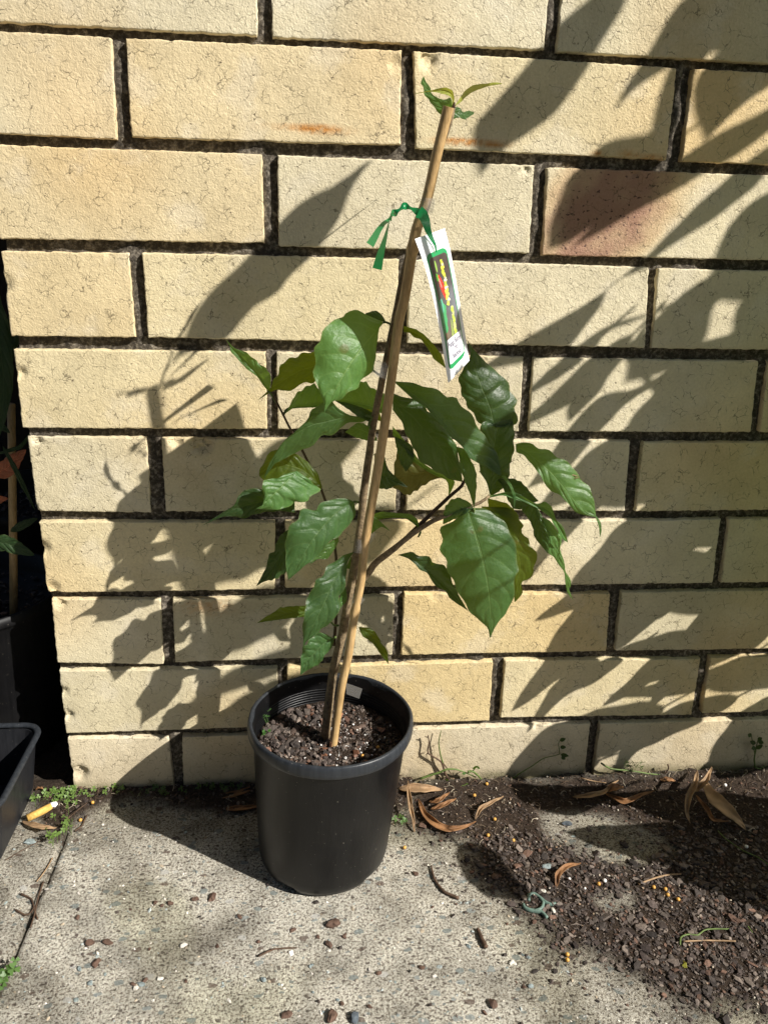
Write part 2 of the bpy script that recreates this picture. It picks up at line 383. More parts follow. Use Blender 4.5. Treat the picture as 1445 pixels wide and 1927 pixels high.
def brick_col(X, Z, base):
    n = nz(X, 0, Z, 0.012, 5); n2 = nz(X, 0, Z, 0.05, 9); n3 = nz(X, 3, Z, 0.006, 1)
    c = Vector(base)*(1+0.10*n+0.05*n2)
    c = c.lerp(Vector((0.68, 0.46, 0.20)), min(max(0.7*n3-0.02, 0), 0.45)); c = c.lerp(Vector((0.74, 0.68, 0.56)), 0.28*sstep(0.1, 0.6, nz(X, 6, Z, 0.03)+0.25*nz(X, 1, Z, 0.2)))
    for P, rx, rz, s in RUST:
        if s == 0: continue
        d = ((X-P.x)/rx)**2+((Z-P.z)/rz)**2
        if d < 6:
            k = s*math.exp(-d)*(0.65+0.9*nz(X, 1, Z, 0.4)); c = c.lerp(Vector((0.52, 0.20, 0.02)), min(max(k, 0), 0.9))
    al = 1.0
    if -176+GZ < Z < -98+GZ and 478 < X < 715:
        dx = (X-(PINK.x-3+0.45*(Z-PINK.z)))/52; dz = (Z-PINK.z)/60
        d = dx*dx+dz*dz
        k = sstep(1.5, 0.1, d+0.45*n2+0.3*nz(X, 2, Z, 0.1))
        k2 = sstep(2.3, 1.0, d+0.4*n2)
        c = c.lerp(Vector((0.62, 0.36, 0.13)), 0.45*k2); c = c.lerp(Vector((0.32, 0.16, 0.115)), 0.85*k); al = 1-0.9*k
    # splash dirt low on the wall, grime at the damp foot
    low = sstep(85, 5, Z+12*n2)
    c = c.lerp(Vector((0.40, 0.33, 0.22)), 0.45*low)
    c = c.lerp(Vector((0.12, 0.11, 0.05)), 0.75*sstep(22, 4, Z+7*n2))
    return (c.x, c.y, c.z, al)
def add_brick(mb, q, base, step=2.6, depth=24):
    (x0, z0), (x1, z1), (x2, z2), (x3, z3) = q      # bl br tr tl
    wd = x1-x0; ht = z3-z0
    nu = max(int(wd/step), 4); nv = max(int(ht/step), 4)
    sd = rb.random()*50; tl = rb.uniform(-.5, .5)*0.0; off = rb.uniform(-0.6, 0.6)
    def st(i, n):     # denser towards both ends
        t = i/n; return 0.5-0.5*math.cos(math.pi*t) if n < 10 else t+0.0
    us = [0, 0.5/wd, 1.2/wd, 2.2/wd]+[i/nu for i in range(1, nu)]; us = sorted(set([round(u, 5) for u in us if u < 0.5]+[round(1-u, 5) for u in us if u <= 0.5]))
    vs = [0, 0.5/ht, 1.2/ht, 2.2/ht]+[i/nv for i in range(1, nv)]; vs = sorted(set([round(u, 5) for u in vs if u < 0.5]+[round(1-u, 5) for u in vs if u <= 0.5]))
    V = []; CC = []; n_u = len(us); n_v = len(vs)
    for b in vs:
        for a in us:
            X = (x0*(1-a)+x1*a)*(1-b)+(x3*(1-a)+x2*a)*b
            Z = (z0*(1-a)+z1*a)*(1-b)+(z3*(1-a)+z2*a)*b
            dl = a*wd; dr = (1-a)*wd; db = b*ht; dt = (1-b)*ht
            # ragged arris
            e = 0.55*nz(X, sd, Z, 0.12)+0.45*nz(X, sd, Z, 0.45)
            if dl < 3: X += e*(1-dl/3)*1.4
            if dr < 3: X += e*(1-dr/3)*1.4
            if db < 3: Z += e*(1-db/3)*1.5-0.2
            if dt < 3: Z += e*(1-dt/3)*1.4
            r = 1.0
            def rd(d): return 0 if d >= r else r*(1-math.sqrt(max(0, 1-(1-d/r)**2)))
            Y = off+rd(dl)+rd(dr)+rd(db)+rd(dt)+0.35*nz(X, sd, Z, 0.03)+0.22*nz(X, sd, Z, 0.16)
            for cx, cz, cr, cd in CHIPS:
                d = math.hypot(X-cx, Z-cz)+2.5*nz(X, 7, Z, 0.3)
                if d < cr:
                    f = 1-d/cr; Y += cd*min(1, f*1.8)*(0.8+0.5*nz(X, 4, Z, 0.35))
            V.append((X, Y, Z+0)); CC.append(brick_col(X, Z, base))
    F = []
    for j in range(n_v-1):
        for i in range(n_u-1): F.append((j*n_u+i, j*n_u+i+1, (j+1)*n_u+i+1, (j+1)*n_u+i))
    # returns
    loop = [i for i in range(n_u)]+[j*n_u+n_u-1 for j in range(1, n_v)]+[(n_v-1)*n_u+i for i in range(n_u-2, -1, -1)]+[j*n_u for j in range(n_v-2, 0, -1)]
    m = len(V)
    for l in loop:
        x, y, z = V[l]; V.append((x, depth, z)); CC.append(tuple(k*0.8 for k in CC[l][:3])+(1,))
    n = len(loop)
    for k in range(n): F.append((loop[(k+1) % n], loop[k], m+k, m+(k+1) % n))
    F.append(tuple(range(m, m+n)))
    mb.add(V, F, CC)
BR = [
 (0,-3.6,-10.5,224.9,-10.3,225.9,63.4,-3.5,63.5),
 (0,236.9,-11.1,465.7,-9.5,465.8,63.8,235.8,63.4),
 (0,477.2,-10.4,706.7,-10.8,706.3,63.2,476.3,63.6),
 (0,716.8,-10.8,946.2,-10.1,946.2,63.7,717,63.4),
 (1,-2.7,-91.3,105.4,-92.5,107.5,-17.3,-2.6,-17.4),
 (1,117.6,-90.5,345.8,-88.1,343.8,-15.9,118.7,-17.5),
 (1,359.5,-89.9,586.9,-90.8,584.5,-18.1,354,-15.9),
 (1,601.1,-91.5,827.3,-90.8,827.3,-17,600,-18.2),
 (1,837.3,-90.8,947.3,-90.8,947.3,-17,837.3,-17),
 (2,-0.3,-174.7,227,-172,226,-99.6,-1.7,-100.5),
 (2,239.5,-174.2,468.4,-174.1,466.2,-99.9,239.3,-99.9),
 (2,480.9,-175.5,707.3,-174.3,708.2,-100.4,478.2,-101.1),
 (2,717.1,-174.3,948.1,-173.9,948.1,-100.1,718.8,-100.4),
 (3,-2,-257.8,108,-257.2,107.7,-184.1,-0.3,-184.8),
 (3,119.8,-257,347.6,-257.6,347.7,-182.8,119.5,-183),
 (3,358.6,-258,591.6,-258.4,584.3,-183.8,357.7,-182.8),
 (3,598.4,-258.8,829.3,-258,828.2,-184.2,593.8,-184.4),
 (3,838.3,-258.2,948.1,-257.8,948.1,-184,838.1,-184),
 (4,-1.8,-342.8,225.7,-342.2,225.8,-268.9,-0.3,-269.6),
 (4,235.8,-342.2,474.2,-343.1,472.1,-269.5,235.9,-268.8),
 (4,484.3,-343.1,716.7,-342.1,710.7,-270,482.1,-270.3),
 (4,726.5,-342.1,950.3,-342.9,950.3,-269,720.8,-270),
 (5,1.5,-426.3,110,-428.2,110.9,-351.9,1.4,-351.6),
 (5,124.6,-426.8,353.3,-426.3,352.4,-352.7,125.3,-352.3),
 (5,364.1,-426.4,595.1,-428.2,590.2,-352.4,363.2,-353),
 (5,606.5,-428.2,831,-426.1,833.7,-352.5,604,-353.4),
 (5,839.9,-426.1,952.7,-426.7,952.7,-352.9,845.2,-352.6),
 (6,1.5,-514.1,229.8,-513.3,231.7,-438.5,2.5,-437.4),
 (6,240.3,-512.9,469.6,-512.2,470.7,-439.5,241.6,-438.5),
 (6,479.8,-512.4,706.5,-512.5,701.8,-437.6,480.7,-439.5),
 (6,716.5,-512.5,949.4,-512.9,949.4,-439.1,712.1,-437.6),
 (7,2.1,-596.2,111.1,-600.2,112.8,-523.6,4.4,-522),
 (7,123.2,-598.6,355.5,-594.6,355.5,-523.4,125,-523.8),
 (7,365.5,-594.5,596.6,-595.1,591.7,-523.7,365.6,-521.3),
 (7,607.1,-595.3,833.5,-596.9,832.1,-522.6,605,-522.7),
 (7,843.8,-596.7,954.2,-596.7,954.2,-522.9,843.1,-522.7),
 (8,2,-683.6,231.2,-682.1,231,-608.2,3.1,-605.3),
 (8,241.7,-681.4,470.1,-683.5,468.4,-605.6,241.5,-607.8),
 (8,483.1,-679.3,711.3,-682.8,709.2,-608,481.8,-604.7),
 (8,723.7,-681.2,951.4,-681.2,951.4,-607.3,720.3,-606.9),
 (9,2.7,-766.4,112.6,-766.6,110.4,-693.1,3,-690.7),
 (9,122.6,-766.7,351.9,-766.9,352.3,-691.9,124.9,-693),
 (9,362.4,-766.4,591.9,-765.9,590.2,-691.4,362.3,-691.8),
 (9,602.2,-765.8,832.8,-766.5,832.6,-692.7,602.7,-691.8),
 (9,842.9,-766.2,952.3,-766.2,952.3,-692.4,842.8,-692.7),
]

wall = thing('brick_wall', (400, 0, 0), 'cream crazed brick wall with dark raked mortar joints behind the potted sapling', 'wall')
mb = MB()
for r in BR:
    k = r[0]; q = [(r[1+2*i], r[2+2*i]+GZ) for i in range(4)]
    dep = 110 if q[0][0] < 5 else 24
    bc = rb.choice(BASE)
    if (k, round(r[1])) in ((7, 366), (8, 242)): bc = (0.69, 0.55, 0.30)
    if (k, round(r[1])) == (1, 601): bc = (0.66, 0.51, 0.28)
    if (k, round(r[1])) in ((2, 0), (1, 118)): bc = (0.70, 0.58, 0.36)
    if k == 9: bc = (0.67, 0.585, 0.42)
    add_brick(mb, q, bc, 2.6, dep)
for k in range(-3, 0):          # courses above the picture
    ed = [(0, 230), (240, 470), (480, 710), (720, 950)] if k % 2 == 0 else [(0, 110), (120, 350), (360, 590), (600, 830), (840, 950)]
    for a, b_ in ed: add_brick(mb, [(a-3, -86*k-10+GZ), (b_-3, -86*k-10+GZ), (b_-3, -86*k+64+GZ), (a-3, -86*k+64+GZ)], rb.choice(BASE), 9, 110 if a < 5 else 24)
for k in range(-3, 10):         # further along, beyond the frame
    o = 960 if k % 2 == 0 else 960
    for a in (960, 1200, 1440, 1680):
        add_brick(mb, [(a, -86*k-5+GZ), (a+230, -86*k-5+GZ), (a+230, -86*k+70+GZ), (a, -86*k+70+GZ)], rb.choice(BASE), 12)
br = mb.build('bricks', M_brick, wall)
for p_ in br.data.polygons: p_.use_smooth = True
br.data.set_sharp_from_angle(angle=math.radians(50))
# return face of the wall running back from the corner
mb = MB()
for k in range(-3, 10):
    y = 118 if k % 2 == 0 else 238
    while y < 1100:
        yb = y+230
        mb.add([(0, y, -86*k-8+GZ), (0, yb, -86*k-8+GZ), (0, yb, -86*k+66+GZ), (0, y, -86*k+66+GZ), (24, y, -86*k-8+GZ), (24, yb, -86*k-8+GZ), (24, yb, -86*k+66+GZ), (24, y, -86*k+66+GZ)],
               [(0, 3, 2, 1), (0, 1, 5, 4), (3, 7, 6, 2), (0, 4, 7, 3), (1, 2, 6, 5)], (0.5, 0.4, 0.22, 1)); y += 240
mb.build('return_bricks', M_brick, wall)
def head_amt(x, z):
    for r in BR:
        if r[2]+GZ < z < r[8]+GZ:
            if 0 < x-r[3] < 13: return 3.6*sstep(11, 2, x-r[3])
    return 0.6
# mortar sheet, raked 6-7 mm behind the faces
V = []; F = []
xs = [2.5+i*3.2 for i in range(300)]; xs += [970+60*i for i in range(1, 17)]
zs = [-20+3.2*j for j in range(0, 252)]+[800+30*j for j in range(9)]
for z in zs:
    for x in xs:
        y = 7.8+1.5*nz(x, 0, z, 0.05)+1.1*nz(x, 0, z, 0.22)+0.9*nz(x, 0, z, 0.5)
        y -= head_amt(x, z)
        y -= 2.6*sstep(0.15, 0.5, nz(x, 4, z, 0.03))
        V.append((x, y, z))
nx = len(xs)
for j in range(len(zs)-1):
    for i in range(nx-1): F.append((j*nx+i, j*nx+i+1, (j+1)*nx+i+1, (j+1)*nx+i))
mesh_obj('mortar', V, F, M_mortar, wall, smooth=True)
mb = MB(); x0, x1, y0, y1, z0, z1 = 5, 1930, 14, 1150, -20, 1040
mb.add([(x0, y0, z0), (x1, y0, z0), (x1, y1, z0), (x0, y1, z0), (x0, y0, z1), (x1, y0, z1), (x1, y1, z1), (x0, y1, z1)],
       [(0, 1, 5, 4), (1, 2, 6, 5), (2, 3, 7, 6), (3, 0, 4, 7), (4, 5, 6, 7)])
mb.build('wall_core', M_mortar, wall)

# ------------------------------------------------------------------ ground
def poly_dist(px, py, poly):
    inside = False; dm = 1e9; n = len(poly)
    for i in range(n):
        x1, y1 = poly[i]; x2, y2 = poly[(i+1) % n]
        if (y1 > py) != (y2 > py) and px < (x2-x1)*(py-y1)/(y2-y1)+x1: inside = not inside
        dx, dy = x2-x1, y2-y1; t = max(0, min(1, ((px-x1)*dx+(py-y1)*dy)/(dx*dx+dy*dy)))
        dm = min(dm, math.hypot(px-x1-t*dx, py-y1-t*dy))
    return dm if inside else -dm
def gpoly(pts): return [(atg(u, v).x, atg(u, v).y) for u, v in pts]
DIRT = gpoly([(745, 1500), (735, 1570), (800, 1570), (870, 1590), (900, 1660), (960, 1705), (1030, 1745), (1050, 1800), (1120, 1810), (1200, 1860), (1270, 1905), (1445, 1925), (1700, 1930), (1750, 1480), (1600, 1440), (1200, 1455), (900, 1470), (800, 1470)])
BARE = gpoly([(1010, 1535), (1110, 1530), (1230, 1560), (1270, 1600), (1200, 1630), (1090, 1620), (1020, 1570)])
BARE2 = gpoly([(1120, 1690), (1190, 1680), (1200, 1710), (1130, 1720)])
STRIP = gpoly([(120, 1490), (200, 1520), (330, 1520), (480, 1530), (780, 1530), (780, 1455), (480, 1460), (120, 1455)])
CORNR = gpoly([(40, 1480), (60, 1540), (110, 1590), (150, 1545), (215, 1515), (200, 1470), (100, 1440)])
def dirt_at(x, y):
    n = 14*nz(x, y, 0, 0.02)+7*nz(x, y, 0, 0.07)
    d = poly_dist(x, y, DIRT)
    k = sstep(-14, 22, d+n)
    db = max(poly_dist(x, y, BARE), poly_dist(x, y, BARE2))
    k *= 1-0.85*sstep(-8, 10, db+n*0.6)
    k = max(k, sstep(-8, 8, poly_dist(x, y, STRIP)+n*0.8), sstep(-6, 10, poly_dist(x, y, CORNR)+n*.6))
    return k
def joint_x(y): return 10.5+0.035*(y+59)+1.2*nz(0, y, 0, 0.06)
def gheight(x, y, k=None):
    if k is None: k = dirt_at(x, y)
    z = 0.7*nz(x, y, 0, 0.05)+0.35*nz(x, y, 0, 0.3)
    z += k*(1.5+2*nz(x, y, 1, 0.06))+k*9*sstep(-38, -4, y)+k*sstep(0, 40, -y)*1.0
    return z
xs = [-4000, -2000, -1000, -500, -300, -200]+[-150+3.2*i for i in range(0, 313)]+[900, 1000, 1200, 1600, 2500, 4000]
ys = [-6000, -3000, -1500, -900, -600, -450]+[-370+3.2*j for j in range(0, 122)]+[30, 60, 120, 300, 700, 1500, 4000]
V = []; CC = []; F = []
for y in ys:
    for x in xs:
        inn = -150 <= x <= 852 and -370 <= y <= 22
        k = dirt_at(x, y) if inn else (0.9 if y > -40 or x > 850 or y < -700 else 0.0)  # ground out of view made dark dirt to cut bounced light
        z = gheight(x, y, k) if inn else 0.0
        d = abs(x-joint_x(y)); g = sstep(2.8, 1.0, d+0.6*nz(x, y, 3, 0.4)) if y < -48 else 0
        z -= 6*g
        st = 0.85*g
        st = max(st, 0.5*sstep(26, 0, d)*(0.6+0.8*nz(x, y, 5, 0.04)) if y < -30 else 0)
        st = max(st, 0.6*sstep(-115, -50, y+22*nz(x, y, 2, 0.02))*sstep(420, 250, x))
        st = max(st, 0.55*sstep(0.0, 0.45, nz(x, y, 8, 0.012)+0.35*nz(x, y, 4, 0.05)))
        st = max(st, 0.5*sstep(-60, 5, poly_dist(x, y, DIRT)) if inn and x > 200 else 0)
        moss = sstep(0.0, 0.35, nz(x, y, 12, 0.009)+0.25*sstep(250, 500, x)*sstep(-180, -300, y))
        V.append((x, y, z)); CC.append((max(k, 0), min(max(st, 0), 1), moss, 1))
nx = len(xs)
for j in range(len(ys)-1):
    for i in range(nx-1): F.append((j*nx+i, j*nx+i+1, (j+1)*nx+i+1, (j+1)*nx+i))
g = mesh_obj('ground', V, F, M_ground, col=CC, smooth=True); g['kind'] = 'structure'; g['label'] = 'weathered exposed aggregate concrete slab with a joint and dirt along the wall foot'

# ------------------------------------------------------------------ chips
CHCOL = [(0.105, 0.086, 0.073), (0.07, 0.057, 0.05), (0.13, 0.104, 0.088), (0.045, 0.037, 0.033), (0.16, 0.13, 0.108), (0.085, 0.066, 0.058), (0.12, 0.072, 0.052), (0.045, 0.034, 0.03), (0.065, 0.05, 0.043)]
def chip(mb, x, y, z, s, rnd, flat=0.28, cols=CHCOL, tilt=0.5):
    n = rnd.choice((4, 5, 5, 6, 7)); a0 = rnd.random()*6.28; el = rnd.uniform(1.0, 2.0)
    rot = Euler((rnd.gauss(0, tilt), rnd.gauss(0, tilt), rnd.random()*6.28)).to_matrix(); th = s*flat*rnd.uniform(.5, 1.3)
    top = []; bot = []
    for i in range(n):
        a = a0+6.283*i/n+rnd.uniform(-.25, .25); r = s*rnd.uniform(.7, 1.1)*0.5
        px, py = r*math.cos(a)*el**.5, r*math.sin(a)/el**.5
        top.append(rot @ Vector((px*.86, py*.86, th*rnd.uniform(.35, .6)))+Vector((x, y, z)))
        bot.append(rot @ Vector((px, py, -th*.5))+Vector((x, y, z)))
    c0 = rot @ Vector((0, 0, th*rnd.uniform(.5, .9)))+Vector((x, y, z))
    V = top+bot+[c0]; F = [(i, (i+1) % n, 2*n) for i in range(n)]+[(n+i, n+(i+1) % n, (i+1) % n, i) for i in range(n)]+[tuple(range(2*n-1, n-1, -1))]
    c = rnd.choice(cols); k = rnd.uniform(.6, 1.5); mb.add(V, F, (c[0]*k, c[1]*k, c[2]*k, 1))
rc = random.Random(5); mb = MB(); cnt = 0
while cnt < 14000:
    x = rc.uniform(330, 860); y = -rc.random()**1.0*340+4
    k = dirt_at(x, y)
    dens = sstep(40, 330, x)*0.9
    near = sstep(-60, -110, y)      # chunkier away from the wall
    if rc.random() > k*(0.35+0.65*near)*(0.4+0.6*sstep(380, 480, x)): continue
    s = min(1.0+rc.expovariate(1/1.6), 11)*(0.65+0.4*near)
    chip(mb, x, y, gheight(x, y, k)+s*.12+0.3, s, rc, 0.18, CHCOL, 0.28); cnt += 1
for i in range(3600):                        # thin scatter over the slab
    x = rc.uniform(-10, 700); y = -rc.uniform(30, 330)
    d = poly_dist(x, y, DIRT)
    if rc.random() > 0.10+0.9*sstep(-90, 0, d): continue
    s = 1.2+rc.expovariate(1/1.1); chip(mb, x, y, gheight(x, y, 0)+s*.1, s, rc)
for i in range(1500):
    x = rc.uniform(-20, 400); y = -rc.random()**1.3*60+4; k = dirt_at(x, y)
    if rc.random() > k: continue
    s = 1.2+rc.expovariate(1/1.2); chip(mb, x, y, gheight(x, y, k)+s*.1, s, rc)
for i in range(700):
    x = rc.uniform(340, 850); y = -rc.random()*330+2; k = dirt_at(x, y)
    if rc.random() > k: continue
    s = rc.uniform(1.0, 2.6); chip(mb, x, y, gheight(x, y, k)+s*.3+.8, s, rc, 0.4, [(0.42, 0.36, 0.28), (0.34, 0.25, 0.17), (0.55, 0.5, 0.42), (0.25, 0.17, 0.11)], .4)
for i in range(260):                        # long splinters
    x = rc.uniform(380, 850); y = -rc.random()*320-10; k = dirt_at(x, y)
    if rc.random() > k: continue
    a = rc.random()*3.14; L = rc.uniform(4, 13); z = gheight(x, y, k)+1.6
    v, f = tube_data([(x, y, z), (x+L*.5*math.cos(a), y+L*.5*math.sin(a), z+rc.uniform(.2, 1.2)), (x+L*math.cos(a+.2), y+L*math.sin(a+.2), z)], [.3, .7, .25], 5); c = rc.choice(CHCOL); mb.add(v, f, (*c, 1))
o = mb.build('bark_mulch', M_chip)
tag(o, 'dark brown bark chips and crumbs spread over the soil at the wall foot', 'mulch', kind='stuff')
mb = MB(); STC = [(0.5, 0.47, 0.4), (0.22, 0.26, 0.25), (0.3, 0.33, 0.32), (0.6, 0.56, 0.5), (0.36, 0.3, 0.22)]
for i in range(2600):
    x = rc.uniform(-60, 700); y = -rc.uniform(20, 340); s = 0.9+rc.expovariate(1/0.9)
    chip(mb, x, y, gheight(x, y, 0)+s*.03, s, rc, 0.25, STC, 0.25)
o = mb.build('gravel_grit', M_chip)
tag(o, 'small pale and blue grey stone grit exposed in the concrete slab', 'grit', kind='stuff')
# fine dead roots and straw
mb = MB()
for i in range(620):
    if rc.random() < 0.75: x = rc.uniform(335, 840); y = -rc.random()**2*110+2
    else: x = rc.uniform(-20, 330); y = -rc.random()*45+2
    if dirt_at(x, y) < 0.4: continue
    z = gheight(x, y)+1.2; a = rc.random()*6.28; L = rc.uniform(3, 13); pts = []
    for j in range(5):
        pts.append((x, y, z+rc.uniform(-.4, 1.0)+(2.0*math.sin(j*.8)))); a += rc.gauss(0, .5); x += L/4*math.cos(a); y += L/4*math.sin(a)
    y and None
    v, f = tube_data(pts, rc.uniform(.18, .38), 4, 0, False); c = rc.choice([(0.2, 0.15, 0.1), (0.12, 0.08, 0.05), (0.42, 0.36, 0.27), (0.09, 0.06, 0.04)])
    mb.add([(p[0], min(p[1], 1), p[2]) for p in v], f, (*c, 1))
o = mb.build('root_litter', M_chip); tag(o, 'fine dry rootlets and straw matted in the soil along the wall', 'litter', kind='stuff')

# ------------------------------------------------------------------ leaves
def leaf(parent, mid, left, right, D0, D1, mat, fold=(0.25, 0.25), arch=0.0, n=34, m=5, name='leaf', crop=None, pos=None, ruf=1.15, label=None, seed=0, cup=0.15):
    """mid / left / right: rib and margins as seen in the photo (pixels, base to tip); D0..D1 mm off the wall"""
    if crop:
        ox, oy, s = crop; cv = lambda l: [(ox+x/s, oy+y/s) for x, y in l]
        mid, left, right = cv(mid), cv(left), cv(right)
    A = resample(mid, n); L = resample(left, n); R = resample(right, n); sd = mid[0][0]*.37+mid[-1][1]*.11
    if ruf > .7:
        for i in range(1, n):
            t = i/n; e_ = min(1, 5*(1-t), 5*t)
            L[i] = L[i]+(L[i]-A[i])*e_*(0.05*math.sin(t*43+sd)+0.09*noise.noise(Vector((t*11, sd, 0)))); R[i] = R[i]+(R[i]-A[i])*e_*(0.05*math.sin(t*39+sd*2)+0.09*noise.noise(Vector((t*11, sd, 7))))
    rn = random.Random(hash((round(mid[0][0]), round(mid[0][1]))) & 0xffff)
    ph = rn.random()*6
    pos = pos or (lambda u, v, D: at(u, v, D))
    V = []; UV = []
    for i in range(n+1):
        t = i/n; D = D0+(D1-D0)*t+arch*math.sin(math.pi*t)
        row = []
        for side, E, fo in ((-1, L, fold[0]), (1, R, fold[1])):
            for j in range(m, 0, -1) if side < 0 else range(1, m+1):
                f = j/m
                p = A[i].lerp(E[i], f)
                wpx = (E[i]-A[i]).length*f/2.35
                dd = D+fo*wpx-cup*wpx*f*2+ruf*(f**1.6)*min(1, wpx/8)*(1.6*math.sin(t*19+ph+side*1.2)+1.5*noise.noise(Vector((t*9, side*2+f, sd))))+0.9*noise.noise(Vector((t*6, side*f*2.2, sd+3)))*min(1, wpx/4)
                row.append((pos(p.x, p.y, dd), (t, side*f)))
            if side < 0: row.append((pos(A[i].x, A[i].y, D-0.4), (t, 0.0)))
        for q, uvv in row: V.append(q); UV.append(uvv)
    w_ = 2*m+1; F = []
    for i in range(n):
        for j in range(w_-1): F.append((i*w_+j, i*w_+j+1, (i+1)*w_+j+1, (i+1)*w_+j))
    # upper side faces the camera: check winding
    a, b, c = Vector(V[F[len(F)//2][0]]), Vector(V[F[len(F)//2][1]]), Vector(V[F[len(F)//2][2]])
    nrm = (b-a).cross(c-a)
    if nrm.dot(CAM-a) < 0: F = [tuple(reversed(f)) for f in F]
    o = mesh_obj(name, V, F, mat, parent, uvv=UV, smooth=True)
    if label: o['label'] = label
    return o
def lens(mid, hw, n=14, skew=0.0, e=0.85):
    """leaf-shaped margins round a rib"""
    A = resample(mid, n); L = []; R = []
    for i, p in enumerate(A):
        t = i/n; d = (A[min(i+1, n)]-A[max(i-1, 0)]); d.normalize(); q = Vector((d.y, -d.x, 0))
        w_ = hw*(math.sin(math.pi*t**0.8))**e*(1+0.06*math.sin(t*23))
        L.append(tuple((p+q*w_)[:2])); R.append(tuple((p-q*w_*(1-skew))[:2]))
    return [tuple(a[:2]) for a in A], L, R
def stem(parent, pts, r0, r1, mat, name, crop=None, n=14, seg=8, jit=0.12):
    """pts: (px, py, D)"""
    P = []
    if crop:
        ox, oy, s = crop; pts = [(ox+x/s, oy+y/s, d) for x, y, d in pts]
    R = resample(pts, n); V = [at(*p) for p in R]
    v, f = tube_data(V, [r0+(r1-r0)*i/n for i in range(n+1)], seg, jit, seed=int(abs(pts[0][0])))
    return mesh_obj(name, v, f, mat, parent, smooth=True)

# ------------------------------------------------------------------ potted sapling
PX, PY = 279.0, -98.0
LEAN = (7.3, -4.9); PH = 168.7
plant = thing('potted_sapling', (PX, PY, 0), 'young broad leaved fruit tree sapling in a round black plastic nursery pot ', 'potted plant')
prof = [(0.5, 2), (52, 2), (54.5, 0.4), (58, 1.0), (62.5, 4), (65.0, 10), (66.2, 18), (70, 80), (73.6, 146), (75.2, 153), (75.6, 156)]
v, f = lathe(prof, PX, PY, 128, LEAN, PH)
# drainage notch at the foot and thin moulding waves
vv = []
for (x, y, z) in v:
    a = math.atan2(y-PY, x-PX); r = math.hypot(x-PX, y-PY)
    if z < 12:
        for ac in (-2.17, -0.75, 0.8, 2.4):
            d = abs((a-ac+math.pi) % (2*math.pi)-math.pi)
            if d < 0.17: z = z+5.0*(1 if d < 0.13 else (0.17-d)/0.04)*(1-z/12)
    vv.append((x, y, z))
inner = [(75.0, 167), (73.6, 160), (73.2, 150), (71.5, 122), (68, 60)]
vi, fi = lathe(inner, PX, PY, 128, LEAN, PH)
mb = MB(); mb.add(vv, f); mb.add(vi, [tuple(reversed(q)) for q in fi] if False else fi)
for zz in (136, 139, 142, 145, 148, 151):
    a, b = lathe([(72.4, zz-.7), (71.7, zz), (72.6, zz+.7)], PX, PY, 96, LEAN, PH); mb.add(a, b)
pot = mb.build('pot', M_pot, plant, smooth=True)
rimp = [(75.4, 156.0), (77.8, 155.4), (79.2, 156.6), (79.6, 160), (79.5, 164.5), (79.0, 167.6), (77.6, 169.0), (76.0, 168.8), (75.0, 167.0), (74.4, 163)]
v, f = lathe(rimp, PX, PY, 160, LEAN, PH)
v = [(x+0.5*nz(x, y, z, .05), y+0.5*nz(x, y, z, .05, 4), z+0.7*nz(x, y, 0, .02)+0.25*nz(x, y, 0, .2)) for x, y, z in v]
rim = mesh_obj('rim', v, f, M_rim, pot, smooth=True)
# split in the rim at the right
SOILZ = 136.0; RX = PX+LEAN[0]*.76; RY = PY+LEAN[1]*.76
def soilz(x, y):
    r = math.hypot(x-RX, y-RY); return SOILZ+3*nz(x, y, 0, .05)+2.2*nz(x, y, 0, .15)+1.0*nz(x, y, 0, .5)+4*sstep(10, 60, -(x-RX)*.6-(y-RY))*1.0
V = []; F = []; ns = 60
for i in range(ns+1):
    for k in range(120):
        r = 72.2*i/ns; a = 6.28318*k/120; x = RX+r*math.cos(a); y = RY+r*math.sin(a); V.append((x, y, soilz(x, y)))
for i in range(ns):
    for k in range(120): F.append((i*120+k, i*120+(k+1) % 120, (i+1)*120+(k+1) % 120, (i+1)*120+k))
soil = mesh_obj('soil', V, F, M_soil, plant, smooth=True)
mb = MB(); rs = random.Random(3)
for i in range(2300):
    a = rs.random()*6.283; r = 68*math.sqrt(rs.random()); x = RX+r*math.cos(a); y = RY+r*math.sin(a)
    s = min(1.3+rs.expovariate(1/1.5), 8)*(1.25 if x < RX else .85); chip(mb, x, y, soilz(x, y)+s*.15, s, rs, 0.35)
for i in range(26):
    a = rs.random()*6.283; r = 60*math.sqrt(rs.random()); x = RX+r*math.cos(a); y = RY+r*math.sin(a)
    s = rs.uniform(6, 10); chip(mb, x, y, soilz(x, y)+s*.2, s, rs, 0.4, [(0.16, 0.09, 0.065), (0.10, 0.07, 0.055), (0.20, 0.09, 0.05)], .35)
o = mb.build('bark_pieces', M_chip, soil); o['kind'] = 'stuff'
mb = MB()
for i in range(110):
    x = RX+rs.gauss(14, 27); y = RY+rs.gauss(2, 27)
    if math.hypot(x-RX, y-RY) > 68: continue
    s = rs.uniform(.8, 2.3); chip(mb, x, y, soilz(x, y)+s*.4+.6, s, rs, .8, [(.75, .73, .7)], .6)
o = mb.build('perlite_grains', M_chip, soil); o['kind'] = 'stuff'
def uvsphere(c, r, seg=12, sq=(1, 1, 1)):
    V = []; F = []
    for i in range(seg//2+1):
        th = math.pi*i/(seg//2)
        for k in range(seg):
            a = 2*math.pi*k/seg; V.append((c[0]+r*sq[0]*math.sin(th)*math.cos(a), c[1]+r*sq[1]*math.sin(th)*math.sin(a), c[2]+r*sq[2]*math.cos(th)))
    for i in range(seg//2):
        for k in range(seg): F.append((i*seg+k, (i+1)*seg+k, (i+1)*seg+(k+1) % seg, i*seg+(k+1) % seg))
    return V, F
def atp(u, v, h): return atg(u, v, h)
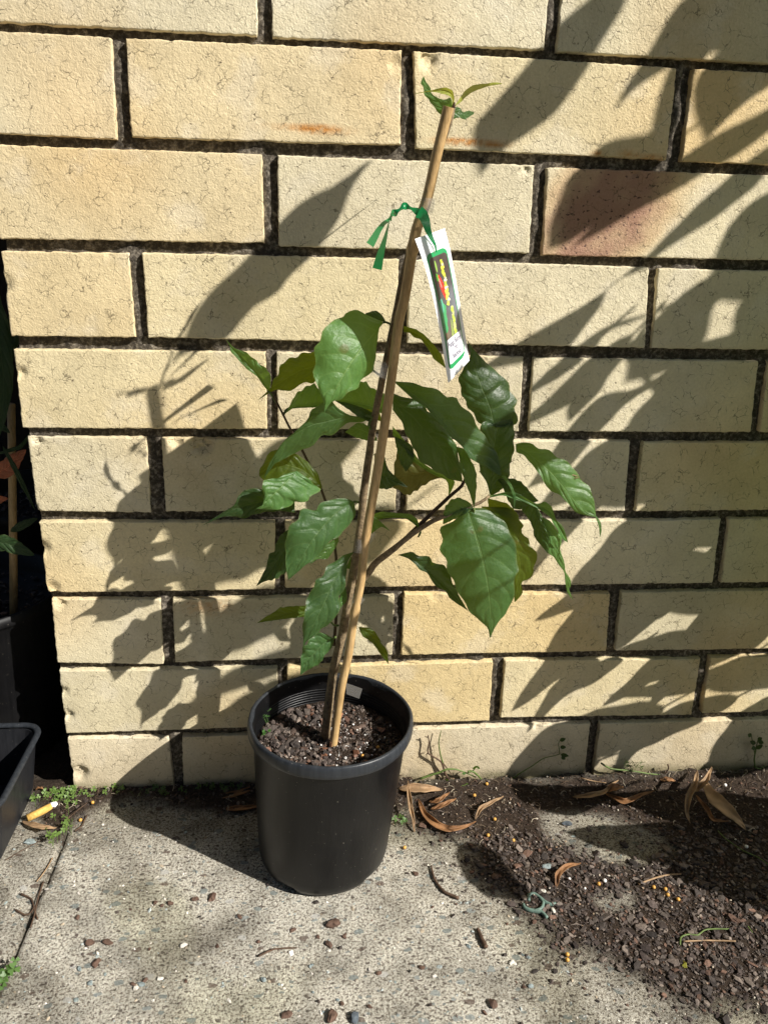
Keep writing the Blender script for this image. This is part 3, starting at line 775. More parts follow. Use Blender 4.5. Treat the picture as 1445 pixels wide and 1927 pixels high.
for (u, v) in ((588, 1306), (711, 1407), (682, 1423)):
    p = atp(u, v, SOILZ+3); V, F = uvsphere((p.x, p.y, SOILZ+3.5), 1.7); mesh_obj('fertiliser_bead', V, F, M_bead, soil, smooth=True)
# little seedlings inside the pot
def seedling(base, parent, n, h, spread, mat, seed, lw=3.2, name='seedling'):
    r = random.Random(seed); mb = MB()
    for i in range(n):
        b = Vector(base)+Vector((r.uniform(-spread, spread), r.uniform(-spread, spread), 0)); hh = h*r.uniform(.6, 1.2)
        tip = b+Vector((r.uniform(-.5, .5)*hh, -r.uniform(0, .4)*hh, hh))
        v, f = tube_data([b, b.lerp(tip, .5)+Vector((0, 0, hh*.1)), tip], .35, 5); mb.add(v, f, uv=[(0, 0.5)]*len(v))
        for s in (0, 1, 2):
            a = r.random()*6.28; d = Vector((math.cos(a), math.sin(a), r.uniform(.0, .6))).normalized(); side = d.cross(Vector((0, 0, 1))).normalized(); L = lw*r.uniform(.8, 1.5); W = L*.32
            q = [tip, tip+d*L*.35+side*W, tip+d*L*.75+side*W*.8, tip+d*L, tip+d*L*.75-side*W*.8, tip+d*L*.35-side*W]
            mb.add(q, [(0, 1, 2, 3), (0, 3, 4, 5)], uv=[(0.5, 0.5)]*6)
    return mb.build(name, mat, parent)
seedling(atp(503, 1358, SOILZ+1), soil, 5, 12, 5, M_leafl, 4); seedling(atp(497, 1385, SOILZ+1), soil, 3, 5, 5, M_leafl, 5); seedling(atp(563, 1306, SOILZ+1), soil, 3, 8, 3, M_leafd, 6)

A = (400, 550, 3.6125); B = (750, 600, 3.6125); CC_ = (460, 900, 3.6125); T = (680, 120, 5.16); E_ = (740, 860, 3.6125); Fc = (150, 650, 3.211)
# trunk beside the cane, side branches
trunk = stem(plant, [(612, 1392, 94), (618, 1330, 95), (628, 1260, 94), (645, 1190, 96), (655, 1130, 98), (668, 1060, 101), (680, 980, 106), (684, 930, 109), (694, 860, 114), (702, 800, 119), (716, 730, 126), (732, 650, 133), (744, 590, 139), (762, 500, 148), (790, 400, 158), (822, 300, 164), (846, 235, 169), (853, 203, 171)], 4.6, 1.3, M_bark, 'stem', n=60, seg=12)
br1 = stem(plant, [(672, 1100, 97), (692, 1080, 97), (706, 1060, 96), (742, 1032, 95), (775, 1005, 95), (815, 980, 96), (860, 962, 97), (905, 945, 98), (921, 932, 98)], 3.5, 1.3, M_bark, 'branch', n=26, seg=10)
br2 = stem(plant, [(742, 1034, 95), (775, 1002, 92), (810, 968, 90), (845, 935, 88), (868, 915, 87), (878, 895, 86)], 2.3, 1.4, M_browntwig, 'branch', n=18)
br3 = stem(plant, [(628, 1215, 94), (634, 1140, 88), (632, 1040, 84), (612, 940, 84), (585, 880, 86), (560, 830, 90), (545, 805, 94), (533, 780, 98), (520, 755, 102), (510, 738, 104)], 1.5, 0.9, M_browntwig, 'branch', n=24)
def pet(pts, crop=None, r0=1.1, r1=0.8, mat=None): return stem(plant, pts, r0, r1, mat or M_green_stem, 'petiole', crop, 10, 7)
pet([(1222, 290, 136), (1222, 250, 134), (1205, 215, 130), (1178, 203, 126), (1160, 207, 122)], A)
pet([(485, 830, 96), (500, 800, 97), (540, 782, 98), (600, 780, 100)], A); pet([(435, 750, 100), (400, 695, 104), (380, 675, 106)], A)
pet([(1160, 560, 128), (1130, 560, 128), (1090, 530, 126)], A); pet([(1100, 960, 118), (1060, 900, 122), (1085, 850, 124), (1040, 840, 126)], A)
pet([(745, 160, 112), (770, 160, 108), (800, 180, 106)], CC_); pet([(745, 500, 104), (765, 495, 102), (790, 500, 100)], CC_); pet([(1190, 345, 94), (1195, 370, 94), (1180, 400, 94)], CC_)
pet([(512, 1290, 100), (510, 1320, 98), (505, 1340, 97)], B); pet([(618, 1195, 97), (612, 1215, 98), (610, 1225, 98)], B); pet([(655, 268, 98), (690, 262, 98), (750, 248, 98)], E_); pet([(545, 352, 98), (525, 360, 98), (505, 372, 98)], E_)
pet([(620, 1080, 108), (590, 1100, 100), (520, 1050, 96), (628, 1010, 96)][:2], CC_); pet([(640, 1000, 95), (610, 1000, 98), (590, 980, 100)], CC_)
LA = lambda *a, **k: leaf(plant, *a, crop=A, **k)
LB = lambda *a, **k: leaf(plant, *a, crop=B, **k)
LC = lambda *a, **k: leaf(plant, *a, crop=CC_, **k)
LE = lambda *a, **k: leaf(plant, *a, crop=E_, **k)
LT = lambda *a, **k: leaf(plant, *a, crop=T, **k)
# upper left group
LA([(1165, 205), (1050, 340), (950, 470), (860, 620), (795, 740), (758, 822)], [(1165, 205), (1100, 175), (1040, 150), (970, 118), (912, 132), (885, 180), (800, 192), (770, 250), (722, 300), (705, 370), (698, 450), (690, 540), (705, 620), (735, 690), (755, 750), (758, 822)], [(1165, 205), (1135, 240), (1120, 330), (1112, 420), (1090, 525), (1020, 590), (985, 650), (915, 690), (870, 730), (810, 745), (758, 822)], 122, 150, M_leafl, (0.15, -0.3), 8, label='large light green leaf hanging highest on the left of the cane')
LA([(1178, 203), (1110, 165), (1040, 150)], [(1178, 203), (1150, 150), (1105, 125), (1040, 142)], [(1178, 203), (1110, 190), (1040, 160)], 124, 116, M_leafd, (-.6, 0), n=12, m=3)
LA([(780, 480), (600, 530), (480, 600), (390, 670), (305, 737)], [(780, 400), (690, 405), (600, 420), (570, 440), (500, 460), (460, 500), (445, 560), (415, 590), (395, 650), (305, 737)], [(780, 560), (690, 610), (600, 620), (560, 660), (490, 672), (440, 660), (370, 695), (305, 737)], 98, 98, M_leafo, (0.1, 0.4), 4, label='olive green leaf with a chewed brown spot')
LA([(385, 680), (330, 590), (250, 500), (180, 430), (125, 370), (92, 320)], [(385, 680), (350, 640), (300, 570), (230, 520), (150, 430), (122, 400), (120, 370), (92, 320)], [(385, 680), (398, 620), (395, 560), (370, 520), (310, 480), (260, 430), (200, 395), (150, 380), (92, 320)], 96, 90, M_leafl, (0.6, 0.9), 6, label='narrow pointed leaf reaching up and left')
LA([(495, 825), (560, 782), (650, 775), (740, 755), (820, 742)], [(495, 825), (530, 760), (560, 700), (620, 650), (690, 618), (740, 680), (820, 738)], [(495, 825), (540, 792), (640, 785), (720, 780), (820, 748)], 98, 112, M_leafl, (0.3, 1.5), 5)
LA([(1170, 800), (1050, 770), (950, 752), (835, 738)], [(1170, 690), (1080, 645), (1020, 600), (960, 650), (900, 690), (835, 736)], [(1170, 830), (1080, 800), (1000, 785), (930, 760), (835, 740)], 100, 96, M_leafl, (0.3, .8), 4)
LA([(1110, 850), (1020, 805), (930, 765), (835, 738)], [(1110, 830), (1020, 785), (930, 755), (835, 737)], [(1110, 900), (1040, 870), (980, 840), (900, 780), (835, 740)], 114, 116, M_leafd, (0.3, .8), 4, n=14)  # dark piece standing in for the shaded lower part of the leaf above
LA([(1085, 850), (1000, 845), (880, 855), (780, 878), (680, 900), (590, 945), (500, 1010), (430, 1110), (380, 1190), (350, 1265)], [(1085, 850), (1060, 832), (1000, 845), (930, 835), (870, 800), (810, 742), (720, 760), (670, 800), (650, 860), (610, 900), (560, 950), (495, 1000), (435, 1080), (385, 1170), (350, 1265)], [(1085, 850), (1010, 885), (920, 885), (880, 920), (850, 950), (800, 970), (750, 970), (710, 1010), (680, 1040), (620, 1070), (550, 1095), (500, 1130), (430, 1160), (400, 1200), (350, 1265)], 112, 122, M_leaf, (0.7, -0.2), 10, n=34, label='long folded glossy leaf curving down to the left')
LA([(745, 1320), (620, 1210), (500, 1170), (400, 1170), (318, 1245)], [(745, 1320), (710, 1220), (640, 1150), (560, 1095), (440, 1060), (370, 1110), (345, 1170), (320, 1200), (318, 1250)], [(745, 1330), (700, 1345), (600, 1320), (500, 1310), (400, 1300), (350, 1280), (318, 1250)], 100, 104, M_leafo, (0.1, 0.4), 4)
LA([(575, 1215), (500, 1290), (420, 1370), (350, 1440), (296, 1470)], [(575, 1215), (500, 1235), (440, 1265), (365, 1270), (335, 1320), (352, 1385), (340, 1450), (296, 1470)], [(575, 1215), (640, 1260), (728, 1330), (700, 1380), (610, 1430), (560, 1425), (500, 1465), (400, 1478), (296, 1470)], 112, 130, M_leafl, (0.3, -0.1), 4, label='bright green leaf catching the sun on the left side')
leaf(plant, [(1300, 960), (1100, 945), (980, 975), (860, 1020), (740, 1090)], [(1300, 900), (1150, 880), (1040, 860), (960, 905), (940, 960), (860, 1012), (740, 1090)], [(1300, 1010), (1200, 1000), (1080, 1015), (980, 1045), (920, 1030), (850, 1040), (740, 1090)], 104, 112, M_leafd, (0.1, 0.5), 4, crop=Fc)
# inner leaves crowding round the stem
LA([(1150, 880), (1080, 820), (1000, 760), (930, 690)], [(1150, 880), (1060, 850), (960, 800), (930, 690)], [(1150, 870), (1120, 780), (1020, 700), (930, 690)], 84, 70, M_leafo, (.1, .3), 3, n=18)
LA([(1120, 1010), (1060, 960), (990, 930), (900, 950)], [(1120, 1010), (1060, 1010), (980, 990), (900, 950)], [(1120, 1000), (1080, 920), (990, 885), (900, 950)], 96, 84, M_leaf, (.1, .3), 3, n=18)
LB([(-30, 800), (30, 860), (60, 950), (50, 1040)], [(-30, 800), (-10, 900), (10, 980), (50, 1040)], [(-20, 800), (90, 860), (105, 960), (50, 1040)], 88, 76, M_leafd, (.1, .3), 3, n=18)
LE([(660, 270), (700, 180), (720, 90), (790, 20)], [(660, 270), (650, 180), (690, 80), (790, 20)], [(660, 270), (760, 200), (790, 110), (790, 20)], 90, 74, M_leafd, (.1, .3), 3, n=18)
LE([(640, 280), (700, 330), (760, 420), (790, 520)], [(640, 280), (650, 370), (700, 470), (790, 520)], [(640, 280), (780, 320), (850, 420), (790, 520)], 88, 76, M_leafo, (.1, .3), 3, n=18)
# lower left group
LC([(745, 160), (650, 210), (560, 300), (480, 400), (420, 490), (360, 600), (300, 690)], [(745, 160), (690, 135), (600, 145), (530, 165), (490, 215), (430, 210), (380, 230), (340, 290), (290, 370), (275, 450), (280, 540), (285, 620), (300, 690)], [(745, 160), (757, 230), (750, 280), (700, 320), (670, 380), (600, 420), (560, 460), (500, 530), (420, 590), (370, 630), (300, 690)], 112, 136, M_leaf, (0.2, -0.1), 8, label='broad glossy green leaf left of the cane at mid height')
LC([(640, 420), (560, 500), (440, 590)], [(640, 400), (560, 450), (440, 590)], [(640, 430), (615, 480), (560, 550), (500, 548), (440, 592)], 104, 110, M_leafl, (0.1, 0.1), n=12, m=3)
LC([(330, 420), (250, 520), (170, 640), (80, 735)], [(330, 330), (275, 365), (215, 440), (205, 490), (165, 520), (150, 600), (80, 735)], [(330, 600), (280, 645), (200, 688), (140, 700), (80, 735)], 88, 96, M_leafd, (0.1, 0.2), 3)
LC([(745, 500), (690, 570), (620, 680), (570, 790), (520, 900), (470, 1000), (420, 1090), (398, 1160)], [(745, 500), (680, 520), (640, 550), (600, 570), (560, 600), (530, 670), (480, 690), (460, 760), (440, 800), (415, 830), (420, 880), (400, 940), (395, 1000), (400, 1080), (398, 1160)], [(745, 500), (700, 570), (695, 640), (690, 720), (670, 770), (645, 800), (650, 870), (640, 920), (600, 960), (560, 1010), (520, 1020), (500, 1050), (450, 1090), (420, 1110), (398, 1160)], 104, 128, M_leaf, (0.3, 0.0), 8, n=34, ruf=1.6, label='long wavy edged leaf hanging just left of the cane')
LC([(690, 740), (672, 800), (648, 880)], [(690, 740), (650, 800), (640, 880)], [(690, 740), (697, 830), (650, 882)], 104, 108, M_leafl, (0.1, 0.1), n=10, m=3)
LC([(775, 520), (735, 570), (690, 612)], [(775, 515), (720, 540), (690, 612)], [(775, 610), (740, 618), (690, 614)], 98, 100, M_leaf, (0.1, 0.1), n=10, m=3)
LC([(608, 1105), (550, 1115), (490, 1175), (430, 1240), (380, 1340)], [(608, 1105), (590, 1080), (520, 1048), (480, 1060), (440, 1100), (400, 1150), (385, 1220), (380, 1340)], [(608, 1105), (590, 1160), (550, 1200), (520, 1250), (460, 1290), (420, 1310), (380, 1340)], 100, 112, M_leaf, (0.4, -.1), 4, label='small glossy leaf hanging lowest over the pot rim')
LC([(440, 905), (330, 910), (220, 940), (85, 985)], [(440, 865), (330, 868), (240, 880), (200, 910), (140, 945), (85, 985)], [(440, 940), (330, 950), (240, 962), (160, 972), (85, 985)], 84, 88, M_leafo, (0.8, 0.2), 3, n=18)
LC([(775, 1010), (840, 1055), (900, 1130), (950, 1200), (980, 1265)], [(775, 1010), (800, 1070), (870, 1120), (920, 1190), (980, 1265)], [(775, 1010), (860, 1020), (900, 1060), (930, 1120), (970, 1170), (980, 1265)], 84, 62, M_leafo, (0.6, 0.5), 3, n=18)
LC([(860, 250), (900, 305), (985, 355)], [(860, 380), (930, 330), (985, 357)], [(860, 245), (920, 290), (985, 353)], 98, 104, M_leafl, (0.4, 0.4), n=12, m=3)
LC([(1190, 345), (1150, 290), (1060, 262), (980, 258), (880, 275)], [(1190, 345), (1110, 280), (1060, 272), (980, 270), (880, 285)], [(1190, 345), (1175, 280), (1120, 240), (1060, 240), (1000, 232), (920, 228), (880, 245)], 94, 84, M_leaf, (1.2, 1.4), 4, n=16)
# behind the cane
LA([(1100, 1230), (1200, 1260), (1325, 1325)], [(1100, 1100), (1160, 1090), (1190, 1195), (1240, 1250), (1325, 1323)], [(1100, 1330), (1190, 1340), (1250, 1310), (1325, 1327)], 84, 92, M_leafd, (0.3, .3), n=14)
LB([(300, 1078), (200, 1040), (100, 1060), (30, 1080), (-40, 1150)], [(300, 1075), (200, 1010), (120, 950), (40, 870), (-20, 930), (-40, 1150)], [(300, 1080), (230, 1095), (120, 1165), (60, 1200), (0, 1165), (-40, 1150)], 72, 60, M_leafs, (0.1, 0.2), 4, label='dull leaf with brown rotten blotch and pale spots')
# upper right group
LB([(35, 68), (120, 105), (200, 170), (260, 250), (315, 332)], [(35, 48), (120, 72), (190, 122), (250, 190), (290, 240), (318, 325)], [(35, 90), (80, 98), (100, 125), (150, 140), (200, 205), (240, 275), (290, 312), (315, 335)], 126, 96, M_leafo, (1.2, 1.2), 4, n=18)
LB([(-20, 430), (130, 535), (250, 640), (350, 755), (470, 885), (580, 985), (695, 1070)], [(-20, 425), (80, 432), (160, 455), (240, 475), (300, 500), (330, 530), (390, 540), (430, 590), (480, 640), (520, 700), (560, 770), (600, 810), (640, 870), (670, 930), (692, 1000), (695, 1070)], [(-20, 440), (95, 545), (180, 600), (240, 670), (300, 735), (340, 790), (430, 868), (470, 920), (480, 950), (560, 990), (640, 1040), (695, 1070)], 112, 104, M_leaf, (-0.1, 1.2), 14, n=34, label='long green leaf crossing right below the tag')
LB([(-40, 560), (90, 660), (180, 760), (260, 850), (340, 950), (435, 1110)], [(-40, 505), (60, 540), (150, 545), (200, 620), (280, 690), (320, 760), (370, 820), (395, 880), (410, 960), (425, 1040), (435, 1110)], [(-40, 620), (20, 700), (50, 780), (90, 850), (120, 920), (150, 970), (220, 1020), (290, 1060), (350, 1090), (435, 1110)], 100, 86, M_leafd, (-0.1, 0.1), 8, n=30, label='dark shaded leaf right of the cane')
LB([(-40, 755), (40, 850), (120, 965), (225, 1038), (320, 1085), (345, 1140), (340, 1205)], [(-40, 730), (60, 850), (140, 960), (230, 1022), (350, 1080), (385, 1110), (340, 1205)], [(-40, 790), (20, 850), (100, 970), (220, 1052), (320, 1095), (338, 1140), (338, 1205)], 84, 76, M_leafl, (0.5, 0.5), 3, n=26, m=3)
LB([(512, 1290), (505, 1210), (470, 1080), (430, 960), (390, 868)], [(512, 1290), (480, 1180), (450, 1110), (420, 1020), (410, 940), (390, 868)], [(512, 1290), (525, 1200), (530, 1110), (525, 1030), (500, 980), (480, 920), (450, 885), (390, 868)], 100, 108, M_leaf, (0.2, 0.2), 6, label='small upright leaf at the branch tip')
LB([(650, 730), (620, 600), (570, 480), (520, 340), (468, 150)], [(660, 730), (550, 715), (500, 640), (450, 570), (420, 490), (410, 400), (440, 330), (485, 260), (468, 150)], [(660, 740), (790, 720), (805, 660), (800, 600), (785, 520), (750, 470), (710, 400), (640, 340), (580, 280), (520, 220), (468, 150)], 98, 82, M_leafd, (0.1, 0.0), 8, n=30, label='large dark upright leaf partly behind the tag')
LB([(618, 1195), (625, 1080), (640, 930), (660, 800), (690, 710), (737, 635)], [(618, 1195), (600, 1120), (555, 1040), (545, 980), (570, 900), (600, 840), (560, 780), (555, 715), (640, 690), (700, 660), (737, 635)], [(618, 1195), (680, 1080), (740, 1000), (782, 930), (785, 830), (785, 740), (765, 680), (737, 635)], 97, 90, M_leafd, (0.6, 0.4), 6, n=30)
LB([(795, 870), (900, 930), (1010, 1020), (1100, 1120), (1180, 1220), (1260, 1300), (1335, 1345)], [(795, 850), (850, 838), (900, 845), (940, 880), (1000, 885), (1050, 920), (1100, 950), (1160, 985), (1200, 1030), (1240, 1090), (1300, 1150), (1320, 1200), (1330, 1260), (1340, 1342)], [(795, 860), (800, 910), (850, 925), (890, 980), (940, 1030), (980, 1100), (1040, 1180), (1100, 1200), (1160, 1270), (1210, 1320), (1270, 1335), (1337, 1348)], 104, 118, M_leafl, (-0.1, 0.2), 8, n=34, label='long leaf at far right with a pale insect trail')
LB([(1335, 1340), (1362, 1390), (1370, 1440), (1366, 1485)], [(1332, 1342), (1355, 1395), (1363, 1440), (1366, 1485)], [(1342, 1338), (1372, 1385), (1378, 1440), (1367, 1485)], 118, 120, M_leafl, (0.1, 0.2), 0, n=12, m=2)
# insect trail on that leaf
pt = []
for i, (x, y) in enumerate([(1062, 1035), (1090, 1045), (1120, 1042), (1150, 1058), (1185, 1062), (1215, 1070), (1195, 1085), (1222, 1080)]):
    pt.append(at(750+x/3.6125, 600+y/3.6125, 113+i*.6))
v, f = tube_data(pt, 0.55, 5, 0.5)
mesh_obj('insect_trail', v, f, M_drypale, plant)
# hanging group at the branch tip
LE([(600, 340), (720, 420), (810, 560), (860, 700), (855, 850), (825, 985)], [(600, 345), (650, 430), (750, 560), (800, 700), (815, 860), (822, 985)], [(600, 335), (700, 340), (790, 345), (840, 380), (850, 430), (890, 465), (875, 490), (880, 530), (920, 560), (930, 600), (965, 640), (968, 700), (950, 760), (955, 790), (920, 830), (870, 850), (878, 925), (828, 985)], 90, 80, M_leafo, (0.3, 0.2), 6, n=36, ruf=2)
LE([(510, 370), (550, 500), (590, 630), (625, 780), (650, 930), (662, 1080), (657, 1228)], [(505, 345), (420, 425), (360, 460), (330, 490), (322, 560), (330, 650), (360, 730), (380, 800), (420, 870), (450, 930), (480, 990), (530, 1060), (580, 1110), (640, 1160), (655, 1228)], [(520, 345), (620, 350), (680, 380), (740, 440), (790, 500), (820, 570), (840, 640), (848, 700), (845, 770), (820, 810), (830, 880), (810, 950), (800, 1010), (770, 1060), (720, 1110), (680, 1180), (659, 1228)], 98, 104, M_leaf, (0.05, 0.05), 8, n=40, m=7, label='largest leaf hanging broad and flat below the side branch')
LE([(545, 352), (480, 345), (410, 375), (338, 455)], [(545, 352), (520, 310), (440, 275), (380, 300), (345, 360), (336, 455)], [(545, 355), (470, 395), (400, 430), (340, 458)], 98, 95, M_leaf, (0.5, 0.2), 3, n=18)
LE([(30, 665), (150, 710), (250, 790), (350, 880), (430, 960), (510, 1050)], [(30, 665), (100, 690), (150, 730), (180, 765), (230, 790), (260, 840), (290, 880), (350, 910), (385, 960), (430, 995), (470, 1020), (510, 1050)], [(30, 665), (90, 650), (130, 645), (170, 670), (250, 680), (265, 710), (310, 735), (350, 735), (375, 780), (400, 850), (440, 930), (480, 1000), (510, 1050)], 92, 80, M_leafd, (0.7, 0.6), 4, n=32, ruf=2)
LE([(950, 320), (985, 450), (1010, 560), (1048, 655)], [(850, 330), (900, 400), (945, 470), (960, 550), (1010, 610), (1048, 655)], [(960, 315), (1010, 400), (1050, 500), (1062, 600), (1052, 655)], 88, 88, M_leafd, (0.2, 0.4), 3, n=20)
LE([(1010, 410), (1070, 540), (1105, 640), (1150, 760), (1180, 850), (1197, 910), (1220, 970)], [(1010, 410), (1040, 500), (1055, 580), (1050, 655), (1090, 680), (1120, 730), (1160, 780), (1165, 840), (1180, 920), (1220, 970)], [(1010, 410), (1060, 430), (1100, 480), (1140, 540), (1145, 580), (1130, 620), (1150, 680), (1165, 740), (1170, 780), (1200, 830), (1208, 870), (1192, 900), (1221, 970)], 96, 92, M_leafl, (0.3, 0.2), 5, n=32)
LE([(705, 150), (780, 205), (870, 270), (985, 300)], [(705, 150), (740, 200), (765, 260), (790, 320), (830, 358), (890, 345), (940, 315), (985, 300)], [(705, 150), (750, 143), (800, 145), (850, 160), (900, 200), (950, 260), (985, 297)], 90, 94, M_leafd, (0.2, 0.5), 4, n=22)
LE([(655, 268), (760, 248), (860, 275), (980, 335), (1060, 370), (1105, 440), (1145, 510), (1185, 580)], [(655, 270), (750, 262), (830, 290), (900, 310), (980, 350), (1055, 400), (1095, 465), (1150, 560), (1185, 580)], [(655, 266), (750, 240), (830, 238), (900, 280), (980, 320), (1030, 300), (1075, 340), (1105, 425), (1155, 480), (1186, 580)], 98, 106, M_leafl, (0.7, 0.9), 6, n=30, label='narrow folded leaf arching right from the branch tip')
LE([(740, 128), (798, 200), (826, 280), (820, 342)], [(735, 132), (790, 202), (816, 280), (819, 342)], [(760, 126), (808, 198), (834, 280), (822, 342)], 105, 106, M_leafl, (0.1, 0.2), 0, n=12, m=2)
# crown of young leaves at the cane top
LT([(885, 480), (790, 410), (700, 310), (640, 230), (603, 125)], [(885, 420), (870, 332), (800, 350), (740, 330), (680, 290), (670, 230), (630, 180), (606, 123)], [(880, 500), (800, 500), (775, 500), (740, 470), (690, 400), (650, 345), (605, 290), (600, 215), (572, 195), (600, 122)], 168, 128, M_leafl, (0.4, 0.2), 4, n=24, label='green leaf with a notched curled tip behind the cane top')
LT([(880, 480), (950, 470), (1020, 490), (1092, 478)], [(880, 420), (950, 422), (985, 470), (1040, 455), (1095, 470)], [(880, 540), (950, 522), (1000, 542), (1050, 512), (1090, 488)], 166, 148, M_leaf, (0.3, 0.5), 4, n=18)
LT([(885, 420), (893, 345), (865, 280), (790, 255), (700, 265), (600, 275), (520, 290)], [(885, 420), (880, 350), (850, 310), (780, 290), (700, 275), (640, 274), (520, 293)], [(888, 420), (902, 330), (882, 258), (820, 230), (740, 240), (690, 255), (520, 287)], 171, 178, M_leafy, (1.3, 1.0), 3, n=26, label='young yellow leaf arching left from the cane top')
LT([(900, 415), (960, 355), (1010, 295), (1075, 245), (1150, 220), (1250, 200), (1365, 193)], [(900, 415), (965, 372), (1010, 325), (1080, 275), (1150, 245), (1230, 218), (1300, 207), (1365, 196)], [(900, 415), (955, 335), (1000, 268), (1070, 213), (1130, 198), (1200, 193), (1300, 180), (1365, 190)], 170, 62, M_leafy, (-2.6, 1.6), 0, n=28, label='young yellow leaf reaching right from the cane top')
v, f = tube_data([at(680+893/5.16, 120+430/5.16, 171), at(680+897/5.16, 120+400/5.16, 172), at(680+905/5.16, 120+370/5.16, 173)], [1.3, 1.0, .2], 6); mesh_obj('bud', v, f, M_browntwig, plant)

# ------------------------------------------------------------------ cane with clear tape
base = at(627, 1405, 95)
cane = thing('bamboo_stake', tuple(base), 'leaning tan bamboo cane pushed into the pot beside the stem', 'stake')
CP = [(624, 1425, 106), (627, 1405, 106), (642, 1297, 108), (656, 1232, 110), (668, 1151, 112), (679, 1098, 113), (687, 1021, 118), (713.5, 867, 128), (736.5, 714, 138), (750, 607, 146), (761.5, 560, 149), (776, 470, 155), (784, 430, 157), (804, 372, 161), (822, 290, 166), (844, 201, 171)]
R = resample(CP, 90); V = [at(*p) for p in R]; rad = []
for i, p in enumerate(R):
    r = 3.75+0.1*math.sin(i*.2)
    for ny in (1152, 470): r += 0.9*math.exp(-((p.y-ny)/6.5)**2)
    rad.append(r)
v, f = tube_data(V, rad, 18, 0.02); culm = mesh_obj('culm', v, f[:-1], M_bamboo, cane, smooth=True)
# hollow cut top
n = 18; topr = v[-n:]; c = sum((Vector(p) for p in topr), Vector())/n; dn = (V[-2]-V[-1]).normalized()
inn = [c+(Vector(p)-c)*.6 for p in topr]; deep = [q+dn*5 for q in inn]
mesh_obj('cut_end', topr+inn+deep, [(k, (k+1) % n, n+(k+1) % n, n+k) for k in range(n)]+[(n+k, n+(k+1) % n, 2*n+(k+1) % n, 2*n+k) for k in range(n)], M_bamboo, culm)
def tape(cx, cy, D, wpx, hpx, flap=None, rot=0.0):
    """band of tape round cane and stem, with a loose flap: list of 4 pixels"""
    mb = MB(); pts = []
    n = 20; ang = rot
    for j in range(2):
        for k in range(n+1):
            a = math.pi*(1.0-k/n)
            x = math.cos(a)*wpx/2; y = (j-.5)*hpx
            X = cx+x*math.cos(ang)-y*math.sin(ang); Y = cy+x*math.sin(ang)+y*math.cos(ang)
            pts.append(at(X, Y, D+4.3*math.sin(a)))
    mb.add(pts, [(k, k+1, n+2+k, n+1+k) for k in range(n)])
    if flap: mb.add([at(u, v, D+d) for u, v, d in flap], [(0, 1, 2, 3)])
    return mb.build('tape', M_tape, cane, smooth=True)
tape(804, 387, 161, 26, 28, [(807, 371, 4), (818, 374, 4), (816, 401, 3), (803, 399, 4)], 0.25)
tape(715, 695, 138, 30, 30, [(710, 676, 3), (729, 688, 5), (727, 716, 5), (705, 702, 4)], 0.2)
tape(680, 1029, 116, 26, 26, [(697, 1005, 3), (707, 1001, 5), (703, 1018, 5), (692, 1026, 4)], 0.12)
tape(668, 1136, 109, 20, 18, [(663, 1133, 5), (676, 1120, 7), (687, 1128, 7), (672, 1146, 6)], 0.4)
tape(640, 1283, 100, 22, 26, [(651, 1285, 4), (682, 1296, 2), (676, 1315, 1), (652, 1306, 4)], 0.2)

# ------------------------------------------------------------------ printed plant tag on its ribbon
TL = resample([(780.6, 449.7), (798.5, 499), (816, 566), (830, 637), (838, 690), (843.3, 721)], 40)
TR = resample([(836.8, 429.4), (847, 470), (861, 546), (877, 640), (880, 660), (883, 678.5)], 40)
def tagp(s, t, off=0.0):
    i = min(max(t, 0), 1)*40; a = int(min(i, 39)); f = i-a
    l = TL[a].lerp(TL[a+1], f); r = TR[a].lerp(TR[a+1], f); p = l.lerp(r, s)
    D = 171-8*t+3.0*math.sin(math.pi*t)-48*s+2.5*math.sin(math.pi*s)+off
    return at(p.x, p.y, D)
tg = thing('plant_tag', tuple(tagp(.5, .1)), 'white printed card tag with red fruit picture hanging from the cane', 'tag')
V = []; F = []
for j in range(41):
    for i in range(9): V.append(tagp(i/8, j/40))
for j in range(41):
    for i in range(9): V.append(tagp(i/8, j/40, -0.45))
for j in range(40):
    for i in range(8):
        F.append((j*9+i, (j+1)*9+i, (j+1)*9+i+1, j*9+i+1)); o_ = 369; F.append((o_+j*9+i, o_+j*9+i+1, o_+(j+1)*9+i+1, o_+(j+1)*9+i))
for j in range(40):
    for i0 in (0, 8): a = j*9+i0; F.append((a, a+9, a+378, a+369) if i0 else (a, a+369, a+378, a+9))
card = mesh_obj('card', V, F, M_paper, tg, smooth=False)
def flat(name, col, rough=0.4): return simple(name, col, rough, 0.45)
M_tgreen = flat('tag_green', (0.02, 0.30, 0.10)); M_print = simple('printed_picture', (1, 1, 1), 0.35, 0.5, use_attr=True)
M_ink = flat('tag_ink', (0.10, 0.08, 0.16))
def rrect(s0, s1, t0, t1, rs, rt, n=8):
    out = []
    for (cs, ct, a0) in ((s1-rs, t0+rt, -90), (s1-rs, t1-rt, 0), (s0+rs, t1-rt, 90), (s0+rs, t0+rt, 180)):
        for k in range(n+1):
            a = math.radians(a0+90*k/n); out.append((cs+rs*math.cos(a), ct+rt*math.sin(a)))
        # extra points on the long edges
        if a0 == -90: out += [(s1, t0+rt+(t1-t0-2*rt)*q/16) for q in range(1, 16)]
        if a0 == 90: out += [(s0, t1-rt-(t1-t0-2*rt)*q/16) for q in range(1, 16)]
    return out
o1 = rrect(.14, .88, .135, .935, .16, .04); i1 = rrect(.19, .85, .165, .905, .12, .03)
V = [tagp(s, t, .55) for s, t in o1]+[tagp(s, t, .55) for s, t in i1]; n = len(o1)
mesh_obj('green_border', V, [(k, (k+1) % n, n+(k+1) % n, n+k) for k in range(n)], M_tgreen, card)
